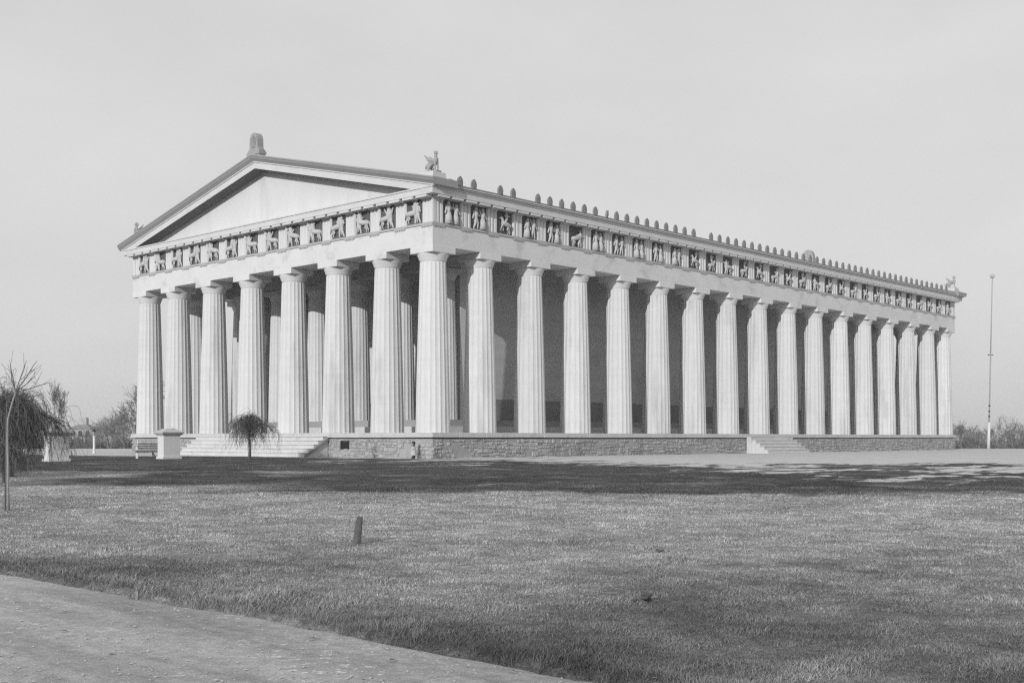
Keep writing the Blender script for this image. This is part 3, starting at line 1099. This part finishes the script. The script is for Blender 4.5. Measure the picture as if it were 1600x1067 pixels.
# griffins on corner blocks, lion heads
def griffin_mesh():
    mb = MB()
    # faces +x ; seated haunches, straight forelegs, raised wing, upright neck
    mb.limb((-.32, 0, .34), (.22, 0, .52), .15, .15, 10)
    mb.limb((.2, 0, .5), (.27, 0, .62), .16, .13, 10)
    mb.limb((.26, 0, .60), (.22, 0, .86), .115, .09, 9)
    mb.ball((.24, 0, .98), .115, 9, (1.15, .9, 1.05))
    mb.limb((.30, 0, .97), (.40, 0, .91), .06, .025, 7)
    mb.limb((.17, -.05, 1.05), (.12, -.06, 1.13), .035, .015, 5); mb.limb((.17, .05, 1.05), (.12, .06, 1.13), .035, .015, 5)
    for s in (-1, 1):
        mb.limb((.25, .09 * s, .5), (.29, .10 * s, .24), .075, .05, 7); mb.limb((.29, .10 * s, .24), (.27, .1 * s, .05), .048, .045, 7)
        mb.limb((.27, .1 * s, .04), (.36, .1 * s, .03), .05, .04, 6)
        mb.limb((-.30, .10 * s, .32), (-.12, .13 * s, .20), .13, .08, 7); mb.limb((-.12, .13 * s, .2), (-.28, .13 * s, .07), .06, .045, 6)
        mb.limb((-.28, .13 * s, .05), (-.1, .13 * s, .04), .05, .045, 6)
        for k in range(5):       # wing feathers
            t = k / 4
            mb.limb((.12 - .06 * k, .12 * s, .55 - .02 * k), (-.46 + .07 * k, (.20 - .01 * k) * s, .92 - .10 * k), .055, .03, 6)
        mb.limb((.14, .11 * s, .56), (-.10, .15 * s, .62), .10, .06, 7)
    mb.tube([(-.42, 0, .3), (-.56, 0, .22), (-.6, .05, .4), (-.52, .05, .5)], [.05, .04, .03, .03], 6)
    mb.box(-.48, -.2, -.06, .48, .2, .03)
    return remeshed(mb, 'griffin_statue', .022, 4)


def lion_mesh():
    mb = MB()
    mb.ball((0, -.12, .16), .17, 10, (1, .9, 1.05))
    mb.limb((0, -.2, .12), (0, -.34, .08), .09, .07, 8)
    for s in (-1, 1): mb.ball((.12 * s, -.08, .29), .05, 6)
    for k in range(9):
        a_ = PI * k / 8
        mb.limb((.1 * math.cos(a_), 0, .16 + .1 * math.sin(a_)), (.24 * math.cos(a_), .02, .16 + .22 * math.sin(a_)), .07, .04, 6)
    return remeshed(mb, 'lion_head', .02, 3)


m_gri = griffin_mesh()
m_lio = lion_mesh()
GB = 13.96
for xg, yg, rz, lab in ((-.62, -.62, -PI / 2, None), (-.62, LY + .62, PI / 2, None), (LX + .62, -.62, -PI / 2 + .35, None)):
    s = -1 if yg < 1 else 1
    mb = MB().box(xg - .5, yg - .52, ztop(-.62) - .25, xg + .5, yg + .52, GB - .075)
    tpart(bevel(mb.mesh('griffin_block'), .015), 'statue_block', 'geison')
    g = tpart(m_gri, 'griffin_statue', 'statue', (xg, yg, GB), rz)
    tpart(m_lio, 'lion_head', 'statue', (xg + (.75 if xg < 1 else .35), yg + s * .62, ZG1 + .17), 0 if s < 0 else PI, scale=(1, 1, 1))

# bare creeper stems on the rubble
def vine(x, y, rz, h, seed, name='creeper'):
    r = random.Random(seed)
    mb = MB()
    for b in range(3):
        pts = [(0, 0, 0)]
        dx = r.uniform(-.5, .5)
        for k in range(7):
            pts.append((pts[-1][0] + dx * h / 7 + r.uniform(-.05, .05), -.02 + r.uniform(-.015, .01), h * (k + 1) / 7 * r.uniform(.85, 1)))
        mb.tube(pts, [.018 * (1 - .1 * k) for k in range(8)], 4)
    return build(mb, name, 'twig', None, (x, y, GZ), rz)


for x, y, rz, h, lab in ((-1.03, 3.62, -PI / 2, .95, 'bare creeper stem on pale front stonework between the vent and the corner'),
                         (17.6, -1.02, 0, 1.0, 'bare creeper stem climbing the shaded flank rubble below the sixth column'),
                         (11.5, -1.02, 0, .85, 'thin bare creeper on the flank rubble nearer the corner')):
    tag(vine(x, y, rz, h, int(x * 10) + 50), lab, 'creeper', 'creepers on the plinth')

# ------------------------------------------------------------------ things in front of the temple
def gz(x, y): return ground_z(x, y)


def pedestal(x, y, lab):
    p = thing('pedestal', lab, 'pedestal', (x, y, gz(x, y)), 0, 'pedestals on the forecourt')
    build(MB().box(-.56, -.35, -.1, .56, .35, .12), 'base', 'plaster', p)
    build(MB().box(-.50, -.29, .118, .50, .29, 1.22), 'shaft', 'plaster', p)
    mb = MB().loft([[(-a_, -b_, z), (a_, -b_, z), (a_, b_, z), (-a_, b_, z)] for a_, b_, z in ((.52, .31, 1.222), (.56, .35, 1.25), (.64, .43, 1.34), (.66, .45, 1.36), (.66, .45, 1.42), (.36, .24, 1.52), (.36, .24, 1.53))])
    cp = build(mb, 'cap', 'coping', p)
    build(MB().box(-.32, -.2, 1.531, .32, .2, 1.57).lathe([(.06, 1.57), (.05, 1.63), (.02, 1.66)], 8, (.18, 0)), 'finial', 'iron' if False else 'coping', cp)


pedestal(-11.05, 8.6, 'white capped pedestal right beside the slatted bench')
pedestal(-18.0, 7.3, 'white capped pedestal half hidden by the weeping tree')

# bench
bx, by = CX + 64 * FW[0] + (238 - 724.8) / 1861.5 * 64 * RT[0], CY + 64 * FW[1] + (238 - 724.8) / 1861.5 * 64 * RT[1]
bench = thing('park_bench', 'pale slatted park bench beside the white pedestal', 'bench', (bx, by, gz(bx, by)), R(-38))
for k in range(3):
    build(MB().box(-.85, .235 + .02 * k, .50 + .12 * k, .85, .265 + .02 * k, .575 + .12 * k), 'back_slat', 'wood_dark', bench)
for k in range(4):
    build(MB().box(-.85, -.25 + .115 * k, .41, .85, -.15 + .115 * k, .44), 'seat_slat', 'wood_dark', bench)
for s in (-1, 1):
    fr = MB().box(s * .8 - .03, -.25, 0, s * .8 + .03, -.19, .62).box(s * .8 - .03, .2, 0, s * .8 + .03, .26, .45)
    fr.tube([(s * .8, .23, .44), (s * .8, .32, .98)], .035, 4).box(s * .8 - .03, -.25, .36, s * .8 + .03, .24, .405)
    fr.tube([(s * .8, -.24, .62), (s * .8, 0, .66), (s * .8, .25, .64)], .03, 4)
    fr.box(s * .8 - .03, -.22, .3, s * .8 + .03, .22, .34)
    build(fr, 'end_frame', 'wood_white', bench)
build(MB().box(-.85, -.26, .33, .85, -.22, .44), 'front_rail', 'wood_dark', bench)
build(MB().tube([(0, -.2, .38), (.2, .2, 0)], .03, 4).tube([(0, .2, .38), (0, .22, 0)], .03, 4), 'brace', 'iron', bench)

# child by the corner
def child():
    x, y = -1.5, -.05
    p = thing('person', 'small child in dark hat and long pale coat standing by the plinth corner', 'person', (x, y, gz(x, y) - 0.01), R(135))
    # faces +x local ; height about 0.9
    mb = MB()
    for s in (-1, 1):
        mb.limb((0, .05 * s, .38), (.01 + .02 * s, .05 * s, .2), .055, .042, 8); mb.limb((.01 + .02 * s, .05 * s, .2), (-.01 + .04 * s, .05 * s, .05), .04, .03, 8)
        mb.limb((-.01 + .04 * s, .05 * s, .03), (.07 + .04 * s, .055 * s, .025), .03, .025, 6)
    mb.limb((0, 0, .40), (0, 0, .60), .085, .09, 10)
    mb.limb((0, 0, .66), (0.01, 0, .72), .04, .04, 8)
    mb.ball((.015, 0, .80), .078, 10, (1.02, .9, 1.18))
    mb.limb((.085, 0, .79), (.1, 0, .785), .014, .01, 5)
    for s in (-1, 1):
        mb.ball((.0, .074 * s, .795), .018, 6)
        mb.limb((0, .1 * s, .62), (.03, .125 * s, .50), .036, .03, 8); mb.limb((.03, .125 * s, .50), (.12, .09 * s, .46), .03, .024, 8)
        mb.ball((.15, .085 * s, .46), .026, 6, (1.2, .7, 1))
        for k in range(4): mb.limb((.165, (.068 + .012 * k) * s, .465), (.195 - .004 * abs(k - 1), (.066 + .012 * k) * s, .452), .0075, .006, 5)
        mb.limb((.15, .065 * s, .47), (.175, .055 * s, .485), .008, .007, 5)
    me = remeshed(mb, 'body', .008, 3)
    link('body', me, 'skin', p)
    c = MB()
    c.tube([(0, 0, .17), (0, 0, .22), (0, 0, .42), (0, 0, .56), (0, 0, .645), (0.005, 0, .685)], [.165, .16, .125, .118, .105, .06], 12)
    for s in (-1, 1):
        c.limb((0, .1 * s, .62), (.03, .128 * s, .50), .05, .043, 8); c.limb((.03, .128 * s, .5), (.11, .092 * s, .465), .042, .035, 8)
    link('coat', remeshed(c, 'coat', .012, 3), 'coat', p)
    s_ = MB().tube([(0, 0, .67), (.005, 0, .72)], [.085, .07], 10)
    build(s_, 'scarf', 'dark_cloth', p, smooth=True)
    h = MB().tube([(.0, 0, .825), (.0, 0, .835)], [.13, .128], 14).tube([(-.005, 0, .83), (-.005, 0, .88), (-.01, 0, .92), (-.01, 0, .935)], [.09, .088, .07, .03], 12)
    build(h, 'hat', 'dark_cloth', p, smooth=True)
    hr = MB().ball((-.02, 0, .79), .082, 10, (.95, 1, 1.2))
    build(hr, 'hair', 'dark_cloth', p, smooth=True)
    bt = MB()
    for s in (-1, 1):
        bt.limb((-.01 + .04 * s, .05 * s, .15), (-.01 + .04 * s, .05 * s, .05), .043, .04, 8); bt.limb((-.01 + .04 * s, .05 * s, .03), (.075 + .04 * s, .055 * s, .028), .036, .03, 7)
    build(bt, 'boots', 'dark_cloth', p, smooth=True)


child()

# flagpole
fx, fy = 88.4, 3.5
fp = thing('flagpole', 'tall white flagpole with a ball on top beyond the far corner of the temple', 'flagpole', (fx, fy, gz(fx, fy) - .02))
lean = Vector((RT[0], RT[1], 0)) * (.42 / 19)
P_ = lambda z: tuple(lean * z + Vector((0, 0, z)))
build(MB().tube([P_(0), P_(3)], [.16, .14], 10), 'lower_mast', 'wood_white', fp, smooth=True)
build(MB().tube([P_(2.6), P_(10.6)], [.075, .07], 8), 'middle_mast', 'statue', fp, smooth=True)
build(MB().tube([P_(10.3), P_(18.9)], [.06, .045], 8), 'top_mast', 'statue', fp, smooth=True)
for z in (3.6, 4.15, 4.75):
    build(MB().tube([P_(z), P_(z + .14)], [.105, .105], 8), 'band', 'iron', fp)
build(MB().tube([tuple(Vector(P_(10.4)) + Vector((-.22, .22, 0))), tuple(Vector(P_(10.4)) + Vector((.22, -.22, 0)))], .05, 5), 'crosstree', 'iron', fp)
build(MB().ball(P_(19.0), .25, 12), 'ball', 'taenia', fp, smooth=True)
build(MB().box(-.5, -.5, -.1, .5, .5, .06), 'footing', 'coping', fp)

# short lamp post
lx_, ly_ = -9.0, 27.9
lx_, ly_ = CX + 86 * FW[0] + (147 - 724.8) / 1861.5 * 86 * RT[0], CY + 86 * FW[1] + (147 - 724.8) / 1861.5 * 86 * RT[1]
lp = thing('lamp_post', 'short white lamp post with a dark lantern beyond the pale walk', 'lamp post', (lx_, ly_, gz(lx_, ly_) - .02))
build(MB().lathe([(.13, 0), (.11, .1), (.09, .2), (.08, 1.18), (.11, 1.22), (.11, 1.27)], 10), 'post', 'wood_white', lp)
build(MB().lathe([(.08, 1.27), (.16, 1.55), (.17, 1.57)], 6), 'lantern', 'statue', lp)
build(MB().lathe([(.19, 1.572), (.08, 1.7), (.03, 1.78)], 6), 'lantern_roof', 'iron', lp)

# wooden stake in the lawn
sx_, sy_ = -33.85, -33.15
mb = MB()
q_ = lambda a, z, w_: [(RT[0] * a + w_ * (1 + .16 * math.sin(3 * t_ + 7 * z)) * math.cos(t_), RT[1] * a + w_ * (1 + .2 * math.cos(2 * t_ + 9 * z)) * math.sin(t_), z + (.022 * math.sin(2 * t_ + 1) + .012 * math.cos(5 * t_) if z > .35 else 0)) for t_ in [2 * PI * k_ / 12 for k_ in range(12)]]
mb.loft([q_(-.015, -.1, .072), q_(-.015, .02, .062), q_(-.006, .12, .052), q_(.002, .2, .055), q_(.01, .29, .047), q_(.02, .385, .05)])
st = build(mb, 'stake', 'bark', None, (sx_, sy_, gz(sx_, sy_)))
tag(st, 'short weathered wooden stake standing alone in the dry lawn', 'stake')


# ------------------------------------------------------------------ trees
def rvec(r, s=1.0):
    return Vector((r.uniform(-s, s), r.uniform(-s, s), r.uniform(-s, s)))


def grow(mbs, p, d, length, rad, lev, maxlev, r, up=.15, spread=.6, kids_=(3, 5), sides=5, minr=.004, bend=.12, shrink=(.5, .75)):
    """recursive bare branch; level 0 goes to mbs[0], the rest to mbs[1]"""
    seg = 5 if lev < 2 else 4
    pts, rads = [p.copy()], [rad]
    q = p.copy(); dd = d.normalized()
    for k in range(seg):
        dd = (dd + rvec(r, bend) + Vector((0, 0, up * .25))).normalized()
        q = q + dd * (length / seg)
        pts.append(q.copy()); rads.append(max(minr, rad * (1 - .6 * (k + 1) / seg)))
    mbs[0 if lev == 0 else 1].tube(pts, rads, max(3, sides - lev), cap=lev == 0)
    if lev >= maxlev: return
    n = r.randint(*kids_)
    for k in range(n):
        t = r.uniform(.35, 1.0) if k else 1.0
        i = min(seg, max(1, int(round(t * seg))))
        nd = (dd + rvec(r, spread) + Vector((0, 0, up))).normalized()
        grow(mbs, pts[i], nd, length * r.uniform(*shrink), max(minr, rads[i] * .75), lev + 1, maxlev, r, up, spread, kids_, sides, minr, bend, shrink)


def bare_tree_meshes(seed, h, maxlev=4, trunk=.35, rad=.16, minr=.012, kids_=(3, 5), spread=.65, up=.2):
    r = random.Random(seed)
    tr, cr = MB(), MB()
    grow((tr, cr), Vector((0, 0, -.2)), Vector((r.uniform(-.06, .06), r.uniform(-.06, .06), 1)), h * trunk, rad, 0, maxlev, r, up, spread, kids_, 7, minr, shrink=(.55, .85))
    zt = max(v[2] for v in cr.v)
    s = h / zt
    for m in (tr, cr): m.v = [(v[0] * s, v[1] * s, v[2] * s) for v in m.v]
    return tr.mesh('trunk', True, False), cr.mesh('crown', False, False)


def at_px(u, D):
    """world point of a bearing at a given forward distance (used once, to survey the plan)"""
    l = (u - 724.8) / 1861.5 * D
    return CX + D * FW[0] + l * RT[0], CY + D * FW[1] + l * RT[1]


def put_tree(ms, x, y, label, mat='bark', cmat='twig', s=1.0, rz=0.0, group=None, name='bare_tree', cat='tree'):
    t = thing(name, label, cat, (x, y, gz(x, y) - .05), rz, group)
    t.scale = (s, s, s)
    link('trunk', ms[0], mat, t); link('crown', ms[1], cmat, t)
    return t


# staked sapling on the near left
r = random.Random(12)
sx, sy = at_px(13, 24.2)
sz = gz(sx, sy)
sap = thing('sapling', 'slender pale sapling with a few bare branches tied to its stake', 'tree', (sx, sy, sz))
tr, cr = MB(), MB()
RV = lambda a, z, b=0.0: Vector((RT[0] * a + FW[0] * b, RT[1] * a + FW[1] * b, z))
tpts = [RV(0, -.1), RV(-.01, .5), RV(-.01, 1.0), RV(-.02, 1.5), RV(-.01, 1.85), RV(.07, 2.15), RV(.15, 2.40)]
tr.tube(tpts, [.03, .027, .025, .022, .019, .017, .015], 8)
for tip, st_ in (((.02, 2.86, .1), 6), ((.30, 3.05, .2), 6), ((.64, 3.02, -.15), 6), ((.88, 2.60, .1), 6), ((-.16, 2.62, -.1), 5), ((.46, 2.72, .25), 6), ((-.08, 3.0, .3), 6)):
    a_ = tpts[st_]; b_ = RV(*[tip[0], tip[1], tip[2]])
    mid = (a_ + b_) / 2 + Vector((0, 0, .05))
    cr.tube([a_, a_ * .6 + b_ * .4 + rvec(r, .03), mid * .3 + b_ * .7, b_], [.011, .009, .0065, .004], 5)
    for k in range(3):
        t = r.uniform(.35, .95)
        p = a_.lerp(b_, t)
        d = ((b_ - a_).normalized() + rvec(r, .7) + Vector((0, 0, .3))).normalized()
        cr.tube([p, p + d * r.uniform(.1, .2), p + d * r.uniform(.22, .34) + Vector((0, 0, .04))], [.0045, .004, .003], 4)
build(tr, 'trunk', 'pale_bark', sap, smooth=True)
build(cr, 'crown', 'bark', sap)
stk = build(MB().tube([RV(-.065, -.1), RV(-.045, 1.2), RV(-.03, 2.22)], [.02, .019, .016], 6), 'tree_stake', 'wood_dark', None, (sx, sy, sz))
tag(stk, 'thin dark stake tied beside the slender pale sapling', 'stake')


def weeping(seed, H, Rr, nstr, drop, srad, trad, nl=18):
    r = random.Random(seed)
    tr, cr = MB(), MB()
    th = H * .64
    tr.tube([(0, 0, -.2), (.02, .01, th * .4), (.0, .03, th * .8), (.03, 0, th)], [trad * 1.25, trad, trad * .9, trad * .75], 8)
    limbs = []
    for k in range(nl):
        a_ = 2 * PI * k / nl + r.uniform(-.25, .25)
        rr = Rr * r.uniform(.15, .95)
        pk = H * (.96 - .24 * (rr / Rr) ** 2) * r.uniform(.95, 1.0)
        pts = []
        for i in range(9):
            t = i / 8
            z = th * .95 + (pk - th * .95) * math.sin(min(t * 1.7, 1) * PI / 2) - max(0, t - .5) ** 1.6 * H * .55
            pts.append(Vector((rr * t * math.cos(a_ + .4 * t), rr * t * math.sin(a_ + .4 * t), z)) + rvec(r, .05 * Rr))
        tr.tube(pts, [trad * .45 * (1 - .1 * i) for i in range(9)], 5)
        limbs.append(pts)
    for k in range(nstr):
        pts = r.choice(limbs)
        t = (r.random() ** .7) * 8
        i = min(int(t), 7)
        p = pts[i].lerp(pts[i + 1], t - i) + rvec(r, .04 * Rr)
        d = (rvec(r, 1.0) + Vector((p.x, p.y, 0)) * (.9 / Rr) + Vector((0, 0, .3))).normalized()
        L_ = drop * r.uniform(.25, 1.0)
        q = [p]
        n = 11
        for j in range(n):
            d = (d * .8 + Vector((0, 0, -.20 - .04 * j)) + rvec(r, .42)).normalized()
            nxt = q[-1] + d * (L_ / n)
            if nxt.z < .1: break
            q.append(nxt)
        if len(q) < 3: continue
        cr.tube(q, [srad * (1 - .55 * j / len(q)) for j in range(len(q))], 3, cap=False)
        for b in range(2):
            j = r.randrange(1, len(q) - 1)
            e = (rvec(r, .8) + Vector((0, 0, -.3))).normalized()
            cr.tube([q[j], q[j] + e * .07 * drop, q[j] + e * .12 * drop + Vector((0, 0, -.06 * drop))], [srad * .7, srad * .5, srad * .35], 3, cap=False)
    return tr.mesh('trunk', True, False), cr.mesh('crown', False, False)


wx, wy = at_px(16, 39.0)
put_tree(weeping(5, 2.9, 1.75, 2300, 2.3, .0075, .10), wx, wy, 'large dark weeping tree with drooping bare strands at the lawn side', cmat='willow', name='weeping_tree')
wx2, wy2 = at_px(5, 35.0)
put_tree(weeping(8, 1.3, .8, 420, 1.0, .007, .04), wx2, wy2, 'low weeping bush of fine strands in front of the large weeping tree', cmat='willow', name='weeping_bush', cat='bush')
wx3, wy3 = at_px(390, 63.0)
put_tree(weeping(11, 2.55, 1.42, 560, 1.7, .0085, .075), wx3, wy3, 'small weeping tree with thin trunk before the front steps', name='weeping_tree')

# bare trees at the left, behind
TV = [bare_tree_meshes(100 + k, 10, 5, .24, .2, .013, (3, 5), .95, .12) for k in range(5)]
x_, y_ = at_px(90, 128)
put_tree(bare_tree_meshes(152, 10, 5, .3, .15, .014, (3, 5), .5, .3), x_, y_, 'tall leafless tree rising behind the large weeping tree', s=.78, cmat='haze_twig')
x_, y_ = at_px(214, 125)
put_tree(TV[1], x_, y_, 'leafless tree showing past the far left edge of the temple', s=.78, rz=1.0, cmat='haze_twig')

# trees along the horizon
ORD = ['first', 'second', 'third', 'fourth', 'fifth', 'sixth', 'seventh', 'eighth', 'ninth', 'tenth', 'eleventh', 'twelfth']
far_l = [(208, 195, .86), (197, 180, .8), (186, 205, .85), (173, 185, .78), (158, 200, .74), (142, 210, .62), (124, 230, .6), (108, 190, .55), (60, 180, .8), (30, 190, .8)]
far_r = [(1494, 200, .60), (1507, 190, .66), (1520, 205, .70), (1533, 195, .62), (1547, 220, .64), (1560, 190, .58), (1573, 205, .68), (1588, 185, .72), (1603, 195, .66)]
for lst, lab, grp in ((far_l, 'leafless hazy tree on the horizon, {} to the left of the temple edge', 'far trees left of the temple'),
                      (far_r, 'leafless far tree on the horizon, {} to the right of the temple edge', 'far trees right of the temple')):
    for k, (u, D, s) in enumerate(lst):
        x_, y_ = at_px(u, D)
        put_tree(TV[(k * 3 + 1) % 5], x_, y_, lab.format(ORD[k]), s=s, rz=k * 1.7, group=grp, cmat='haze_twig' if lst is far_l else 'twig_far')


# dense thicket behind them, one mass
def thicket(u0, u1, D, dd, n, h, name='far_thicket'):
    r = random.Random(int(u0 + 3000))
    mb = MB()
    for k in range(n):
        u = r.uniform(u0, u1); D_ = D + r.uniform(-dd, dd)
        x, y = at_px(u, D_)
        z = gz(x, y)
        hh = h * r.uniform(.5, 1) * (1 + .25 * mnoise.noise(Vector((u * .05, D_ * .05, 0))))
        p = Vector((x, y, z - .1)); d = Vector((r.uniform(-.3, .3), r.uniform(-.3, .3), 1)).normalized()
        a_ = p + d * hh * .5
        mb.tube([p, a_, a_ + (d + rvec(r, .3)) * hh * .5], [.09, .06, .03], 3, False)
        for j in range(5):
            q = p + d * hh * r.uniform(.1, .6)
            e = (rvec(r, .9) + Vector((0, 0, .8))).normalized()
            mb.tube([q, q + e * hh * .22, q + e * hh * .4 + Vector((0, 0, .1))], [.05, .04, .025], 3, False)
    return link(name, mb.mesh(name, False, False), 'twig', None, kind='stuff')


thicket(-80, 240, 215, 14, 1500, 5.6)
thicket(1470, 1780, 225, 16, 1700, 5.6)

# far house with a small tower
hx, hy = at_px(131, 330)
hz = gz(hx, hy)
hs = thing('house', 'distant pale house with a square roof tower in the haze', 'house', (hx, hy, hz), YAW - PI / 2)
build(MB().box(-3.2, -3, -1, 3.2, 3, 8.6), 'wall', 'brick_far', hs)
rf = build(MB().loft([[(-3.5, -3.3, 8.6), (3.5, -3.3, 8.6), (3.5, 3.3, 8.6), (-3.5, 3.3, 8.6)], [(-1.4, -1.2, 9.9), (1.4, -1.2, 9.9), (1.4, 1.2, 9.9), (-1.4, 1.2, 9.9)]]), 'roof', 'roof', hs)
build(MB().box(-1.0, -1.0, 9.8, 1.0, 1.0, 11.9), 'tower', 'brick_far', hs)
build(MB().box(2.2, -.4, 8.9, 2.5, -.1, 10.2), 'chimney', 'brick_far', rf)
for k in range(3):
    for j in range(2):
        build(MB().box(-2.5 + 2 * k, -3.06, 4.4 + 2.3 * j, -1.5 + 2 * k, -2.9, 5.9 + 2.3 * j), 'window', 'black', hs)

# litter on the path and lawn
leaf = MB().add([(-.05, 0, 0.004), (0, -.028, .01), (.055, 0, .003), (0, .03, .016)], [(0, 1, 2, 3)])
lm_ = leaf.mesh('leaf')
r = random.Random(77)
litter = MB()
for k in range(260):
    d = 7 + 22 * r.random() ** 1.6
    l = r.uniform(-.42, .5) * d
    x = CX + d * FW[0] + l * RT[0]; y = CY + d * FW[1] + l * RT[1]
    e = x - path_edge(y)
    z = gz(x, y) + (.03 if e < 0 else .05)
    s = r.uniform(.25, .8); a_ = r.uniform(0, 6.3)
    litter.add([(x + s * (v[0] * math.cos(a_) - v[1] * math.sin(a_)), y + s * (v[0] * math.sin(a_) + v[1] * math.cos(a_)), z + s * v[2]) for v in leaf.v], leaf.f)
peb = MB()
oct_ = [(1, 0, 0), (0, 1, 0), (-1, 0, 0), (0, -1, 0), (0, 0, .7), (0, 0, -.7)]
octf = [(0, 1, 4), (1, 2, 4), (2, 3, 4), (3, 0, 4), (1, 0, 5), (2, 1, 5), (3, 2, 5), (0, 3, 5)]
for k in range(1300):
    d = 7.5 + 11 * r.random() ** 1.5
    l = r.uniform(-.45, .15) * d
    x = CX + d * FW[0] + l * RT[0]; y = CY + d * FW[1] + l * RT[1]
    e = x - path_edge(y)
    if e > -.02: continue
    sz_ = r.uniform(.004, .013) * (1.8 if r.random() < .03 else 1)
    zz = gz(x, y) + .012 + 0.03 * math.sin(min(-e, 10) / 10 * PI) + .003
    a_ = r.uniform(0, 6)
    peb.add([(x + sz_ * 1.4 * (v[0] * math.cos(a_) - v[1] * math.sin(a_)), y + sz_ * (v[0] * math.sin(a_) + v[1] * math.cos(a_)), zz + sz_ * v[2]) for v in oct_], octf)
link('pebbles', peb.mesh('pebbles', False, False), 'pale_leaf', None, kind='stuff')
link('fallen_leaves', litter.mesh('fallen_leaves', False, False), 'leaf', None, kind='stuff')
for u, v, s, lab in ((1005, 932, 1.0, 'dark clod of earth lying in the near lawn'), (1031, 862, .6, 'small dark clod farther back in the lawn')):
    D = 1.55 / ((v - 684.26) / 1861.5)
    x, y = at_px(u, D)
    mb = MB()
    for k in range(6):
        mb.ball((r.uniform(-.06, .06) * s, r.uniform(-.06, .06) * s, r.uniform(.0, .07) * s), .04 * s * r.uniform(.6, 1.2), 7, (1.3, 1, .6))
    tag(build(mb, 'earth_clod', 'twig', None, (x, y, gz(x, y) + .02)), lab, 'clod', 'clods in the lawn')

# ------------------------------------------------------------------ air
HAZE = 0.0005
if HAZE > 0:
    hm = bpy.data.materials.new('haze'); hm.use_nodes = True
    t = hm.node_tree
    t.nodes.remove(t.nodes['Principled BSDF'])
    pv_ = t.nodes.new('ShaderNodeVolumePrincipled')
    pv_.inputs['Color'].default_value = (.9, .9, .9, 1)
    pv_.inputs['Density'].default_value = HAZE
    pv_.inputs['Anisotropy'].default_value = 0.0
    t.links.new(pv_.outputs[0], t.nodes['Material Output'].inputs['Volume'])
    hz_ = link('haze', MB().box(-3100, -3100, -9, 3100, 3100, 24).mesh('haze'), None, None, kind='stuff')
    hz_.data.materials.append(hm)
